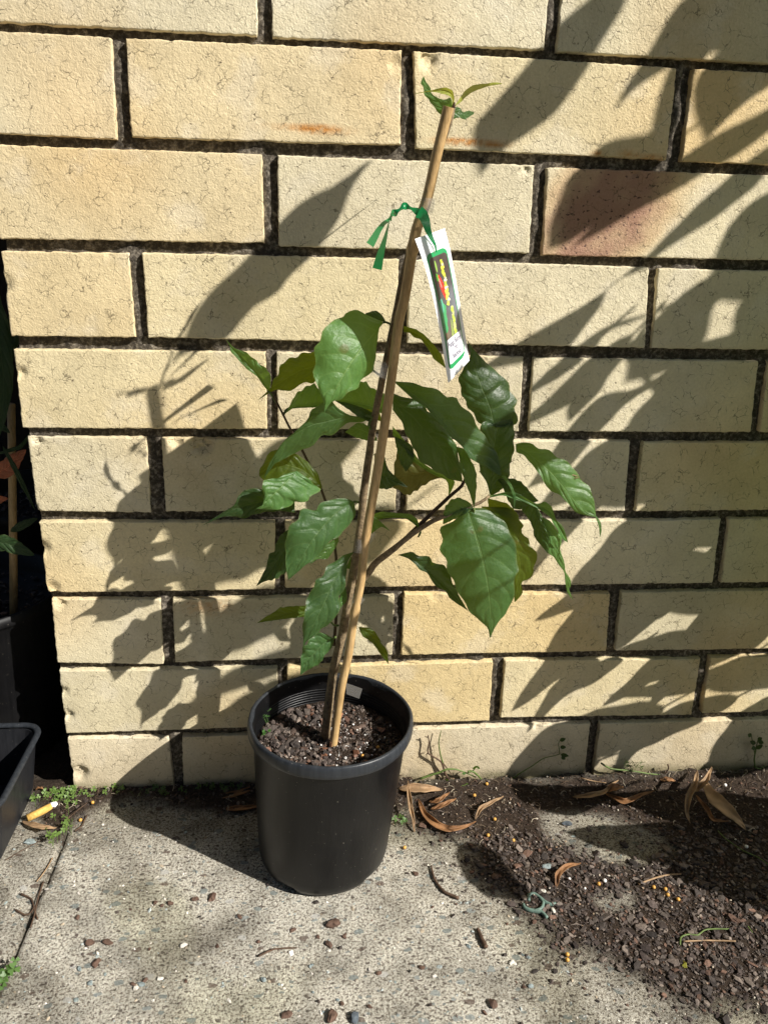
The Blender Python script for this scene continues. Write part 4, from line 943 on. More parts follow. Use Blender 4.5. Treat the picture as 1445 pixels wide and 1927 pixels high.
# picture: soft dark backdrop with leaf, fruit and flower sprays
mb = MB(); V = []; F = []; cc = []
for j in range(37):
    for i in range(11):
        s = .195+.655*i/10; t = .165+.575*j/36
        if j > 33: t = min(t, .74)
        V.append(tagp(s, t, .5)); q = nz(s*60, t*300, 0, .08)
        c = Vector((.07, .055, .05)).lerp(Vector((.13, .14, .17)), sstep(.2, .7, s)*sstep(.3, .5, t)).lerp(Vector((.17, .13, .08)), sstep(.55, .72, t)*(1-s)); cc.append((*(c*(1+.4*q)), 1))
for j in range(36):
    for i in range(10): F.append((j*11+i, (j+1)*11+i, (j+1)*11+i+1, j*11+i+1))
mb.add(V, F, cc)
def blob(cs, ct, rs, rt, col, off, rot=0, n=14, jag=0.0, rnd=random.Random(2)):
    P = []
    for k in range(n):
        a = 6.283*k/n; r = 1+jag*(rnd.random()-.5); x = rs*math.cos(a)*r; y = rt*math.sin(a)*r
        P.append(tagp(cs+x*math.cos(rot)-y*math.sin(rot)*.3, ct+y*math.cos(rot)+x*math.sin(rot)*.3, off))
    P.append(tagp(cs, ct, off)); mb.add(P, [(k, (k+1) % n, n) for k in range(n)], (*col, 1))
for q in range(6): blob(.30-.005*q, .52+.028*q, .12-.010*q+.012*(q % 2), .03, (.05, .33, .12), .62, 0, 12, .25)
blob(.27, .50, .07, .05, (.10, .42, .28), .64, 0, 12, .3); blob(.33, .31, .05, .03, (.10, .35, .04), .62, 0, 10, .3); blob(.38, .235, .03, .045, (.25, .42, .08), .63)
for q in range(9): blob(.40+.012*q, .315+.019*q, .085*math.sin(.35+q*.29), .018, (.75, .035, .02), .68+.01*q, 0, 14)
for q in range(3): blob(.385+.014*q, .335+.022*q, .014, .014, (.95, .35, .3), .80)
rr = random.Random(8)
for q in range(14):
    t = .215+.016*q; blob(.60+.02*math.sin(q)+.0*q, t, .055*rr.uniform(.7, 1.2), .013, rr.choice([(.80, .72, .05), (.72, .68, .35), (.85, .8, .5), (.45, .6, .05), (.9, .8, .08)]), .72+.01*q, 0, 9, .6)
for q in range(10): blob(.56+.03*math.sin(q*2), .40+.013*q, .06*rr.uniform(.6, 1.1), .012, rr.choice([(.85, .78, .1), (.88, .85, .6), (.6, .68, .1)]), .8+.01*q, 0, 9, .6)
for q in range(16): blob(.66-.01*math.sin(q*1.7)-.002*q, .555+.0125*q, .05*rr.uniform(.8, 1.2), .011, rr.choice([(.50, .68, .10), (.42, .62, .06), (.68, .72, .2)]), .7+.01*q, 0, 9, .5)
for q in range(6): blob(.53-.006*q, .64+.02*q, .022+.006*q, .018, (.28, .36, .10), .60)
mb.build('picture', M_print, card)
V = []; F = []      # white lettering panel, its upper edge slanting
for j in range(9):
    for i in range(9):
        s = .195+.655*i/8; t0 = .735; t = t0+(.9-t0)*j/8; V.append(tagp(s, t, 1.15 if j < 1 else .9))
for j in range(8):
    for i in range(8): F.append((j*9+i, (j+1)*9+i, (j+1)*9+i+1, j*9+i+1))
mesh_obj('lettering_panel', V, F, M_paper, card)
def lettering(txt, cs, ct, ws, name):
    cu = bpy.data.curves.new('lettering', 'FONT'); cu.body = txt; cu.align_x = 'CENTER'; cu.align_y = 'CENTER'; cu.size = 1
    ob = bpy.data.objects.new('lettering', cu); C.objects.link(ob); bpy.context.view_layer.update()
    dg = bpy.context.evaluated_depsgraph_get(); me = bpy.data.meshes.new_from_object(ob.evaluated_get(dg)); bpy.data.objects.remove(ob)
    xs = [v_.co.x for v_ in me.vertices]; W_ = max(xs)-min(xs); k = ws/W_
    V = [tagp(cs+v_.co.x*k, ct-v_.co.y*k*.26*2.3, 1.35) for v_ in me.vertices]
    mesh_obj(name, V, [tuple(p_.vertices) for p_ in me.polygons], M_ink, card)
lettering('Peanut Butter', .52, .775, .56, 'lettering'); lettering('Tree', .52, .818, .20, 'lettering'); lettering('Bunchosia', .54, .866, .34, 'lettering')
# ribbon: twisted tape looping over the cane, two free tails
RB = (680, 360, 5.07)
def ribbon(pts, w, tw, name, parent, n=40, taper=None):
    P = resample([(RB[0]+x/RB[2], RB[1]+y/RB[2], d) for x, y, d in pts], n); C3 = [at(*p) for p in P]; V = []; F = []
    for i, c in enumerate(C3):
        t = (C3[min(i+1, n)]-C3[max(i-1, 0)]).normalized(); vw = (c-CAM).normalized(); a = t.cross(vw).normalized()
        an = tw(i/n); s = a*math.cos(an)+vw*math.sin(an); ww = w*(taper(i/n) if taper else 1)
        V += [c-s*ww/2, c+vw*.25*math.cos(an), c+s*ww/2]
    for i in range(n):
        for j in range(2): F.append((i*3+j, i*3+j+1, i*3+4+j, i*3+3+j))
    return mesh_obj(name, V, F, M_ribbon, parent, smooth=True)
r1 = ribbon([(712, 580, 152), (703, 515, 153), (665, 440, 157), (635, 370, 161), (612, 285, 165), (585, 225, 167), (545, 195, 168)], 6.5, lambda t: 1.1-1.0*t, 'ribbon', tg, taper=lambda t: .32+.95*t)
ribbon([(545, 200, 168), (500, 175, 167), (460, 158, 166), (410, 140, 166), (370, 170, 166), (325, 200, 165), (290, 225, 157), (268, 275, 152)], 5.2, lambda t: .95*math.sin(9*t), 'ribbon', tg, 60, taper=lambda t: .8+.25*math.sin(19*t))
ribbon([(268, 270, 152), (215, 305, 142), (165, 370, 130), (125, 440, 116), (82, 512, 100)], 6.6, lambda t: .9-.8*t, 'ribbon', tg, taper=lambda t: .5+.5*t)
ribbon([(266, 275, 152), (250, 350, 142), (225, 450, 128), (185, 590, 112), (150, 742, 96)], 7.4, lambda t: 1.3-1.2*t, 'ribbon', tg, taper=lambda t: .3+.75*t)
v, f = tube_data([tagp(.44, .145, .9), tagp(.43, .10, 1.6), at(680+703/5.07, 360+515/5.07, 153.5)], [.8, .8, .5], 6); mesh_obj('knot', v, f, M_tape, tg)

# ------------------------------------------------------------------ dry leaves and litter
G = (740, 1360, 4.014); H = (1060, 1340, 3.753); K6 = (1201, 0, 0)
def dry(mid, hw, h0, h1, crop, mat, label, arch=4, curl=1.2, grp='fallen dry leaves along the wall foot', name='dry_leaf', cat='dry leaf', n=22):
    ox, oy, s = crop; m = [(ox+x/s, oy+y/s) for x, y in mid]; A, L, R = lens(m, hw/s*.62, n, e=.95)
    P = resample(A, n); LL = resample(L, n); RR = resample(R, n); V = []; UV = []; mm = 4; hmax = 0
    p0 = P[0]; cen = atg(P[n//2].x, P[n//2].y, 0)
    for i in range(n+1):
        t = i/n; h = h0+(h1-h0)*t+arch*math.sin(math.pi*t)
        for j in range(-mm, mm+1):
            f = abs(j)/mm; e = (LL if j < 0 else RR)[i]; q = P[i].lerp(e, f); wmm = (e-P[i]).length/2.1
            hh = h+curl*wmm*(f**1.6)*(0.9 if j < 0 else 0.6)+0.5*math.sin(t*17+j)
            p = atg(q.x, q.y, max(hh, 1)); p.y = min(p.y, -1.5) if hh > 2 else p.y
            V.append(p)
    w_ = 2*mm+1; F = [(i*w_+j, i*w_+j+1, (i+1)*w_+j+1, (i+1)*w_+j) for i in range(n) for j in range(w_-1)]
    # give the leaf a stalk and real thickness
    zmin = min(v_.z for v_ in V); gz_ = gheight(cen.x, cen.y)
    o = mesh_obj(name, V, F, mat, smooth=True)
    so_ = o.modifiers.new('thickness', 'SOLIDIFY'); so_.thickness = 0.0005
    tag(o, label, cat, grp); return o
dry([(108, 440), (125, 600), (148, 720), (160, 825)], 24, 20, 2, G, M_drypale, 'pale narrow dry leaf standing upright right beside the black pot')
dry([(185, 575), (240, 690), (330, 770), (420, 800), (520, 790), (625, 745)], 40, 5, 3, G, M_dry, 'orange brown crescent dry leaf curled on the ground right of the pot', 3)
dry([(270, 600), (340, 585), (425, 525)], 24, 8, 14, G, M_dry, 'short tan dry leaf tucked inside the crescent leaf', 3)
dry([(285, 655), (370, 620), (475, 572)], 26, 5, 10, G, M_dry, 'small tan dry leaf pointing right above the crescent leaf', 3)
dry([(620, 730), (655, 650), (740, 600), (832, 555)], 24, 3, 12, G, M_drypale, 'tan rolled dry leaf on the edge of the soil, right end in shade', 4)
dry([(40, 500), (150, 490), (260, 495), (375, 505)], 52, 8, 10, G, M_drypale, 'broad crumpled pale dry leaf leaning against the bottom brick', 5)
dry([(1232, 1245), (1240, 1150), (1300, 1085), (1418, 1060)], 34, 2, 4, G, M_dry, 'single orange dry leaf lying alone on the bark crumbs', 7, 1.0)
dry([(65, 600), (190, 585), (290, 560), (345, 505), (390, 480)], 26, 4, 12, H, M_drypale, 'long thin tan dry leaf in the shade left of the tangled leaves', 5)
dry([(300, 560), (345, 530), (425, 530)], 40, 10, 10, H, M_dry, 'small orange dry leaf catching light above two crossed leaves', 5)
dry([(290, 575), (360, 600), (430, 630), (560, 580), (640, 555)], 28, 4, 10, H, M_dry, 'bent brown dry leaf with a dark hollow in the tangle', 5)
dry([(940, 410), (930, 500), (885, 590), (868, 700), (893, 785)], 34, 36, 4, H, M_drypale, 'pale twisted dry leaf standing up highest in the right hand tangle', 6)
dry([(920, 565), (985, 500), (1015, 460), (1045, 385)], 34, 14, 30, H, M_drypale, 'dry leaf leaning back on the wall behind the twisted pale leaf', 5)
dry([(985, 480), (1050, 590), (1150, 680), (1230, 760), (1290, 835)], 74, 16, 4, H, M_drypale, 'biggest brown dry leaf lying right of the tangle in the shade', 8, .7)
dry([(935, 590), (1010, 680), (1060, 760), (1165, 770)], 22, 12, 5, H, M_dry, 'thin rolled dry leaf under the biggest brown leaf', 4)
dry([(680, 480), (730, 472), (790, 485)], 22, 8, 8, H, M_dry, 'tiny orange dry leaf against the bottom brick by the thin runner', 3)
dry([(405, 1500), (440, 1494), (490, 1478)], 8, 4, 8, (0, 0, 1), M_dry, 'brown dry leaf sticking out left behind the pot, upper one', 3)
dry([(420, 1522), (455, 1520), (492, 1516)], 7, 2, 5, (0, 0, 1), M_dry, 'brown dry leaf sticking out left behind the pot, lower one', 2)
dry([(250, 1120), (360, 1150), (500, 1180), (645, 1190)], 46, 3, 4, (0, 1360, 6.02), M_drypale, 'curled brown dry leaf below the cigarette butt among clover', 4, 1.0)
dry([(455, 660), (500, 645), (545, 670)], 36, 12, 12, (0, 1360, 6.02), M_dry, 'small orange dry leaf scrap behind the clover by the tray', 2)
# cigarette butt
b0 = atg(52, 1540, 6); b1 = atg(97, 1518, 6); b2 = atg(104, 1514, 6)
butt = thing('cigarette_butt', tuple(b0), 'yellow cigarette butt with a frayed white end among the clover', 'cigarette butt')
v, f = tube_data([b0, b0.lerp(b1, .5), b1], 4.0, 16, .03); mesh_obj('filter', v, f, simple('cork_paper', (0.62, 0.38, 0.10), .7, .3, 400, .35), butt, smooth=True)
v, f = tube_data([b1, b1.lerp(b2, .6), b2+Vector((2, 1, 0))], [3.7, 3.9, 3.0], 14, .5, seed=4); mesh_obj('frayed_end', v, f, M_white, butt)
# fertiliser beads and white grit balls
def ball(u, v_, r, mat, name, label, cat, grp, crop=None, first={}):
    if crop: u, v_ = crop[0]+u/crop[2], crop[1]+v_/crop[2]
    p = atg(u, v_, 3); z = gheight(p.x, p.y)+r*.8+.8
    if (name, mat.name) not in first:
        V, F = uvsphere((0, 0, 0), 1.0, 14); me_o = mesh_obj(name, V, F, mat, smooth=True); first[(name, mat.name)] = me_o; o = me_o
    else:
        o = first[(name, mat.name)].copy(); C.objects.link(o)
    p = atg(u, v_, z); o.location = p*S; o.scale = (r*1.05, r, r*.95); o.rotation_euler = (0, 0, u); tag(o, label, cat, grp)
    return o
BL = 'small round orange fertiliser bead lying on the soil or concrete'
for (u, v_) in ((705, 462), (612, 548), (765, 728), (715, 850), (905, 888), (85, 942)): ball(u, v_, 1.9, M_bead, 'fertiliser_bead', BL, 'bead', 'orange fertiliser beads', G)
for (u, v_) in ((248, 1213), (808, 1322), (735, 1290), (718, 1250), (636, 1236)): ball(u, v_, 1.9, M_bead, 'fertiliser_bead', BL, 'bead', 'orange fertiliser beads', H)
for (u, v_) in ((1067, 1796), (1067, 1806), (152, 1543), (175, 1510)): ball(u, v_, 1.9, M_bead, 'fertiliser_bead', BL, 'bead', 'orange fertiliser beads')
for (u, v_, r) in ((290, 1190, 2.0), (1140, 515, 2.0), (1290, 950, 1.8), (40, 1178, 1.6), (150, 1245, 1.3)): ball(u, v_, r, M_white, 'white_grit_ball', 'round white grit ball on the dark soil at the right', 'grit ball', 'white grit balls', H)
# twigs
def twig(pts, r0, r1, mat, label, crop=(0, 0, 1), name='twig', grp='twigs and stalks on the ground', h=2.0):
    ox, oy, s = crop; P = resample([(ox+p[0]/s, oy+p[1]/s, (p[2] if len(p) > 2 else h)) for p in pts], 16)
    V = [atg(p.x, p.y, p.z+gheight(atg(p.x, p.y).x, min(atg(p.x, p.y).y, 0))*(1 if p.z < 12 else 0)) for p in P]
    v, f = tube_data(V, [r0+(r1-r0)*i/16 for i in range(17)], 7, .3, seed=int(pts[0][0]))
    o = mesh_obj(name, v, f, mat, smooth=True); return tag(o, label, 'twig', grp)
twig([(285, 1080), (310, 1180), (380, 1275), (492, 1325)], .9, 1.7, M_browntwig, 'dark curved leaf stalk on the concrete right of the pot', G)
twig([(225, 514), (300, 480), (410, 473)], .9, .6, M_browntwig, 'thin brown curved twig on the concrete below the pot', (400, 1600, 2.58))
twig([(530, 1215), (650, 1170), (740, 1150), (830, 1145)], 1.0, .8, M_drypale, 'pale straw stalk lying on the bark chips by the shadow edge', H)
twig([(970, 630), (1100, 625), (1262, 629)], .7, .7, M_drypale, 'straight thin straw stalk on the bark near the right edge', (960, 1560, 2.98))
twig([(1285, 380), (1300, 415), (1325, 470)], 1.6, 2.6, M_browntwig, 'short thick brown twig piece on the concrete in the sun', (400, 1600, 2.58))
twig([(120, 465), (200, 485), (300, 500)], .6, .5, M_drypale, 'thin pale stalk in the shade near the wall foot', H, h=4)
twig([(1090, 840), (1150, 900), (1260, 975), (1380, 1030), (1445, 1080)], .6, .5, M_green_stem, 'long thin green tendril on the shaded soil at far right', H, h=4)
twig([(745, 1110), (860, 1010), (990, 910)], .6, .5, M_browntwig, 'fine straight twig crossing the clover clump', (0, 1360, 6.02), h=6)
twig([(850, 1225), (930, 1170), (960, 1110), (990, 1050)], .8, .7, M_browntwig, 'short reddish forked rootlet beside the clover', (0, 1360, 6.02))
twig([(60, 1560), (300, 1420), (600, 1270)], .45, .35, M_browntwig, 'hair thin twig on the concrete left of the joint', (0, 1360, 6.02), h=1)
twig([(600, 1530), (540, 1640), (470, 1740), (420, 1800)], .6, .5, M_drypale, 'pale straw lying along the concrete joint', (0, 1360, 6.02), h=2)
for i, (pp, lb) in enumerate([([(82, 1660), (72, 1690), (66, 1720), (58, 1745)], 'dry root strand lying along the concrete joint, upper one'), ([(40, 1682), (60, 1692), (66, 1715), (72, 1730)], 'dry forked root strand across the joint'), ([(30, 1712), (48, 1722), (58, 1718), (70, 1700)], 'dry root strand curling left of the joint')]):
    twig(pp, 1.0, .6, M_browntwig, lb, h=1.5)
# green plastic clip broken in the dirt
pc = atg(1010, 1703)
clip = thing('plant_clip', tuple(pc), 'dull green plastic clip of three curved arms lying in the bark crumbs', 'clip')
M_clip = simple('green_plastic', (0.13, 0.20, 0.165), .5, .4, 150, .3)
def arm(pts, r=1.7):
    P = resample([(G[0]+x/G[2], G[1]+y/G[2]) for x, y in pts], 16); V = [atg(p.x, p.y, 4) for p in P]; v, f = tube_data(V, r, 6); v = [Vector((p[0], p[1], 3.2+(p[2]-4)*1.5)) for p in v]; mesh_obj('arm', v, f, M_clip, clip, smooth=True)
arm([(1022, 1340), (1022, 1300), (1060, 1288), (1105, 1318), (1132, 1355), (1122, 1395), (1090, 1415), (1062, 1418)]); arm([(1105, 1318), (1150, 1355), (1185, 1370), (1225, 1366)]); arm([(980, 1368), (992, 1395), (1030, 1412), (1075, 1420), (1120, 1428), (1160, 1470)])
# pebbles and bark lumps on the slab (photo px, size mm, kind)
M_stone = [simple('brown_stone', (0.115, 0.07, 0.05), .8, .3, 200, .4, .0008, 300), simple('blue_grey_stone', (0.22, 0.26, 0.26), .7, .35, 200, .3, .0006, 300), simple('pale_stone', (0.6, 0.57, 0.5), .8, .3, 200, .2, .0006, 300), simple('slate_blue_stone', (0.07, 0.085, 0.10), .7, .35, 150, .5, .0006, 300)]
def pebble(u, v_, s, k, label, grp, el=1.4, rot=None):
    r = random.Random(int(u*7+v_)); me_v = []; F = []
    V, F = uvsphere((0, 0, 0), 1, 10)
    sd = r.random()*40; rr_ = rot if rot is not None else r.random()*3; s = s*(.8 if s > 5 else 1)
    out = []
    for p in V:
        q = Vector(p); d = 1+.55*noise.noise(q*1.1+Vector((sd, 0, 0)))+.15*noise.noise(q*3+Vector((sd, 1, 0)))
        q = Vector((round(q.x*2.4)/2.4*.4+q.x*.6, q.y, q.z))*d
        q = Vector((q.x*el, q.y/el**.3, q.z*.62))*s*.5
        out.append(Vector((q.x*math.cos(rr_)-q.y*math.sin(rr_), q.x*math.sin(rr_)+q.y*math.cos(rr_), q.z)))
    p0 = atg(u, v_, s*.2); z = gheight(p0.x, p0.y)
    o = mesh_obj('pebble', out, F, M_stone[k]); o.location = Vector((p0.x, p0.y, z+s*.22))*S
    return tag(o, label, 'pebble', grp)
cr = (400, 1600, 2.58)
pebble(cr[0]+585/cr[2], cr[1]+360/cr[2], 12, 0, 'largest rusty brown stone chip on the concrete just below the pot', 'bark and stone lumps on the slab', 1.6, .2)
pebble(cr[0]+565/cr[2], cr[1]+455/cr[2], 7, 0, 'brown stone chip directly under the largest one below the pot', 'bark and stone lumps on the slab')
pebble(cr[0]+580/cr[2], cr[1]+805/cr[2], 11, 0, 'brown stone at the bottom edge of the picture, left of its neighbour', 'bark and stone lumps on the slab', 1.5, 1.3)
pebble(cr[0]+690/cr[2], cr[1]+815/cr[2], 10, 3, 'dark stone at the bottom edge of the picture beside a brown one', 'bark and stone lumps on the slab')
pebble(cr[0]+362/cr[2], cr[1]+795/cr[2], 8, 0, 'oval brown stone near the bottom edge left of centre', 'bark and stone lumps on the slab', 1.5, .2)
pebble(400, 1688, 9, 0, 'squarish brown stone left of the pot in full sun', 'bark and stone lumps on the slab', 1.3, 1.4)
pebble(368, 1692, 6, 0, 'smaller brown stone just left of the squarish one', 'bark and stone lumps on the slab'); pebble(321, 1700, 5, 0, 'small dark brown stone left of two brown stones by the pot', 'bark and stone lumps on the slab')
pebble(203, 1773, 8, 0, 'brown bark lump in the small cluster on the left slab', 'bark and stone lumps on the slab'); pebble(170, 1774, 8, 0, 'left bark lump of the small cluster on the left slab', 'bark and stone lumps on the slab'); pebble(182, 1812, 8, 0, 'lowest bark lump of the small cluster on the left slab', 'bark and stone lumps on the slab', 1.5, 1.1)
pebble(cr[0]+1362/cr[2], cr[1]+745/cr[2], 9, 0, 'angular dark brown stone near the bottom right of the slab', 'bark and stone lumps on the slab'); pebble(cr[0]+985/cr[2], cr[1]+113/cr[2], 6, 0, 'brown stone in the sun right of the pot foot', 'bark and stone lumps on the slab')
pebble(G[0]+222/G[2], G[1]+790/G[2], 9, 0, 'flat brown stone under the upright pale leaf by the pot', 'bark and stone lumps on the slab'); pebble(G[0]+770/G[2], G[1]+1175/G[2], 9, 0, 'reddish flat stone at the tip of the ground shadow', 'bark and stone lumps on the slab')
pebble(G[0]+1310/G[2], G[1]+765/G[2], 8, 3, 'slate blue stone on the sunny strip near the wall', 'bark and stone lumps on the slab', 1.7, 0); pebble(G[0]+1160/G[2], G[1]+1095/G[2], 8, 1, 'pale blue grey stone above the green clip', 'bark and stone lumps on the slab', 1.7, 0)
pebble(G[0]+1130/G[2], G[1]+1285/G[2], 4, 2, 'small cream stone beside the green clip', 'bark and stone lumps on the slab'); pebble(G[0]+1205/G[2], G[1]+1440/G[2], 6, 2, 'larger cream stone below the green clip', 'bark and stone lumps on the slab')
pebble(57, 1583, 9, 1, 'blue green stone set in the slab left of the joint', 'bark and stone lumps on the slab', 1.7, 0)
rp = random.Random(21)
for i in range(46):
    u = rp.uniform(130, 1000); v_ = rp.uniform(1690, 1915)
    if u > 900 and v_ < 1800: continue
    pebble(u, v_, rp.uniform(2.2, 4.6), rp.choice((0, 0, 0, 0, 1, 2, 1)), 'tiny stone or bark crumb scattered on the sunny concrete slab', 'crumbs on the slab', rp.uniform(1, 1.7))
# ------------------------------------------------------------------ weeds
def clover(cx, cy, n, spread, seed, zoff, hgt, mb, lw=3.0):
    r = random.Random(seed)
    for i in range(n):
        x = cx+r.gauss(0, spread[0]); y = cy+r.gauss(0, spread[1])
        if y > -1.5: continue
        z0 = zoff; h = hgt*r.uniform(.4, 1.2); tip = Vector((x+r.uniform(-3, 3), y+r.uniform(-3, 1), z0+h))
        v, f = tube_data([(x, y, z0-3), ((x+tip.x)/2+.6, (y+tip.y)/2, z0+h*.6), tuple(tip)], .22, 4, 0, False); mb.add(v, f, uv=[(0, .5)]*len(v))
        a0 = r.random()*6.28; til = Euler((r.gauss(.5, .4), r.gauss(.0, .4), 0)).to_matrix(); L = lw*r.uniform(.7, 1.35)
        for k in range(3):
            a = a0+k*2.094; d = Vector((math.cos(a), math.sin(a), .15)); s = Vector((-math.sin(a), math.cos(a), 0))
            q = [Vector((0, 0, 0)), d*L*.4+s*L*.34, d*L*.8+s*L*.46, d*L+s*L*.26, d*L*.84, d*L-s*L*.26, d*L*.8-s*L*.46, d*L*.4-s*L*.34]
            mb.add([tip+til @ p for p in q], [(0, 1, 2, 3, 4), (0, 4, 5, 6, 7)], uv=[(.5, .5)]*8)
mb = MB()
def gp(u, v_): p = atg(u, v_, 5); return p.x, p.y
for (u, v_, n, sx, sy, sd) in ((120, 1500, 70, 13, 8, 1), (95, 1490, 44, 11, 7, 2), (150, 1480, 50, 14, 6, 3), (125, 1560, 14, 6, 9, 4), (205, 1490, 22, 14, 5, 5), (100, 1582, 8, 5, 4, 6), (240, 1490, 16, 12, 5, 7), (60, 1490, 10, 8, 5, 9)):
    x, y = gp(u, v_); clover(x, y, n, (sx, sy), sd, 5, 9, mb, 2.6)
o = mb.build('clover_patch', leaf_mat('clover_green', (0.13, 0.24, 0.045), (0.16, 0.26, 0.06), .3, .5, (.35, .5, .08), .35)); tag(o, 'low patch of small pale green clover at the wall corner', 'clover', kind='stuff')
mb = MB(); x, y = gp(10, 1850)
clover(x-4, y+6, 9, (4, 7), 12, 3, 7, mb, 5); clover(x-6, y-12, 6, (4, 6), 13, 3, 6, mb, 5)
o = mb.build('joint_weed', M_leafl); tag(o, 'bright green small leaved weed in the joint at bottom left', 'weed')
mb = MB()
for (u, v_, n) in ((300, 1495, 14), (380, 1492, 8), (420, 1488, 10)):
    x, y = gp(u, v_); clover(x, y, n, (14, 3), int(u), 5, 9, mb)
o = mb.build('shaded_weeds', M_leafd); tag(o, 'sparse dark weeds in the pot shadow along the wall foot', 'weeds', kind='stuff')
def weed_stem(pts, r, mat, par, crop=G, y=-6):
    P = resample([(crop[0]+a/crop[2], crop[1]+b/crop[2]) for a, b in pts], 14); v, f = tube_data([at(p.x, p.y, -y) for p in P], [r*(1-.5*i/14) for i in range(15)], 6, .2, seed=int(pts[0][0])); return mesh_obj('stem', v, f, mat, par, smooth=True)
def tinyleaf(par, u, v_, du, dv, w_, D, mat, crop):
    mid, L, R = lens([(u, v_), (u+du*.5, v_+dv*.5), (u+du, v_+dv)], w_, 8); return leaf(par, mid, L, R, D, D+3, mat, crop=crop, n=8, m=2, ruf=0)
p = at(832, 1475, 6); wd1 = thing('wiry_weed', tuple(p), 'wiry weed with bare brown forks and a green runner against the bottom brick', 'weed')
weed_stem([(420, 430), (390, 380), (365, 300), (300, 255), (258, 225), (270, 150), (262, 95)], 1.3, M_browntwig, wd1); weed_stem([(375, 310), (355, 240), (342, 150), (360, 60)], .9, M_green_stem, wd1); weed_stem([(265, 225), (245, 245)], .8, M_browntwig, wd1); weed_stem([(268, 110), (235, 105)], .7, M_browntwig, wd1); weed_stem([(275, 210), (298, 208)], .6, M_browntwig, wd1); weed_stem([(370, 300), (410, 350), (450, 410)], .8, M_browntwig, wd1)
weed_stem([(200, 425), (270, 400), (350, 375), (400, 352), (470, 352), (550, 378), (620, 412)], 1.5, M_green_stem, wd1, y=-10); weed_stem([(560, 370), (600, 368), (640, 400), (665, 428)], 1.6, M_green_stem, wd1, y=-12); weed_stem([(460, 495), (500, 485), (560, 462)], .9, M_green_stem, wd1, y=-16); weed_stem([(600, 365), (615, 345), (635, 330)], .8, M_green_stem, wd1, y=-12)
for q in ((600, 350, 35, -25), (630, 330, 22, 20), (470, 490, -8, 22), (545, 462, 25, 4), (395, 430, 22, 6), (550, 380, -35, 8)): tinyleaf(wd1, q[0], q[1], q[2], q[3], 9, 14, M_leafl, G)
p = at(990, 1470, 4); wd2 = thing('climbing_weed', tuple(p), 'thin climbing weed sprig with three leaves in the shade on the bottom brick', 'weed')
weed_stem([(900, 430), (935, 395), (1050, 325), (1130, 270), (1200, 252), (1255, 238)], .9, M_green_stem, wd2, y=-4); weed_stem([(1255, 238), (1250, 190), (1245, 155), (1262, 130)], .6, M_green_stem, wd2, y=-5)
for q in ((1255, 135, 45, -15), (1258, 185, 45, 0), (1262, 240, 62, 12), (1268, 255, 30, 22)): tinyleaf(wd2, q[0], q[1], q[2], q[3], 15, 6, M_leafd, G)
p = at(1420, 1450, 4); wd3 = thing('upright_weed', tuple(p), 'upright leafy weed in deep shade against the wall at the right edge', 'weed')
weed_stem([(1350, 390), (1345, 330), (1355, 270), (1370, 200)], 1.2, M_green_stem, wd3, H, -5); weed_stem([(1350, 300), (1335, 230), (1325, 165)], .8, M_green_stem, wd3, H, -6); weed_stem([(1350, 390), (1385, 400), (1420, 380)], .8, M_green_stem, wd3, H, -8)
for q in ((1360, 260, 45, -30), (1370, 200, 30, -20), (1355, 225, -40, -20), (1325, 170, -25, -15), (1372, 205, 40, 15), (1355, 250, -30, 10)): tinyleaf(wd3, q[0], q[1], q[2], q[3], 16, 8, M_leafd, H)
p = at(1195, 1440, 4); wd4 = thing('feathery_weed', tuple(p), 'small feathery green weed tuft in a shadow gap on the bottom brick', 'weed'); rw = random.Random(4); mb = MB()
for i in range(60):
    u = 1060+rw.uniform(430, 560)/3.753; v_ = 1340+rw.uniform(355, 415)/3.753; a = rw.uniform(-2.8, -.3); L = rw.uniform(2, 6)
    v, f = tube_data([at(u, v_, 6), at(u+math.cos(a)*L, v_+math.sin(a)*L, 9)], .3, 4, 0, False); mb.add(v, f, uv=[(0, .5)]*len(v))
mb.build('fronds', M_leafl, wd4)
weed_stem([(265, 360), (330, 400), (480, 415), (600, 435), (700, 445), (780, 460), (830, 500)], 1.1, M_green_stem, wd4, H, -9); weed_stem([(735, 370), (740, 400), (715, 440)], 1.0, M_browntwig, wd4, H, -9)
x, y = gp(755, 1545); mb = MB(); clover(x, y, 6, (3, 3), 31, 4, 8, mb, 3.2); o = mb.build('sprout', M_leafl); tag(o, 'tiny bright green sprout touching the right foot of the pot', 'weed')
K7 = (960, 1560, 2.98); p = atg(1350, 1755); wd5 = thing('trailing_weed', tuple(p), 'trailing yellow green runner on the sunny bark near the right edge', 'weed')
def gstem(pts, r, mat, par, crop, h=5):
    P = resample([(crop[0]+a/crop[2], crop[1]+b/crop[2]) for a, b in pts], 16); V = [atg(q.x, q.y, h) for q in P]; v, f = tube_data(V, r, 5, .2); mesh_obj('stem', v, f, mat, par, smooth=True)
gstem([(950, 650), (955, 605), (1000, 590), (1050, 595), (1090, 565), (1150, 560), (1225, 562)], .8, M_leafl and M_green_stem, wd5, K7); gstem([(1330, 545), (1355, 580)], .5, M_green_stem, wd5, K7)
p = atg(1288, 1812); o = None
V = [atg(K7[0]+a/K7[2], K7[1]+b/K7[2], h) for a, b, h in ((968, 735, 3), (985, 750, 7), (990, 778, 4), (975, 780, 3), (962, 765, 4))]; o = mesh_obj('yellow_petal', V, [(0, 1, 2, 3, 4)], M_leafy); so_ = o.modifiers.new('thickness', 'SOLIDIFY'); so_.thickness = .0004; tag(o, 'small folded bright yellow petal on the bark chips', 'petal')

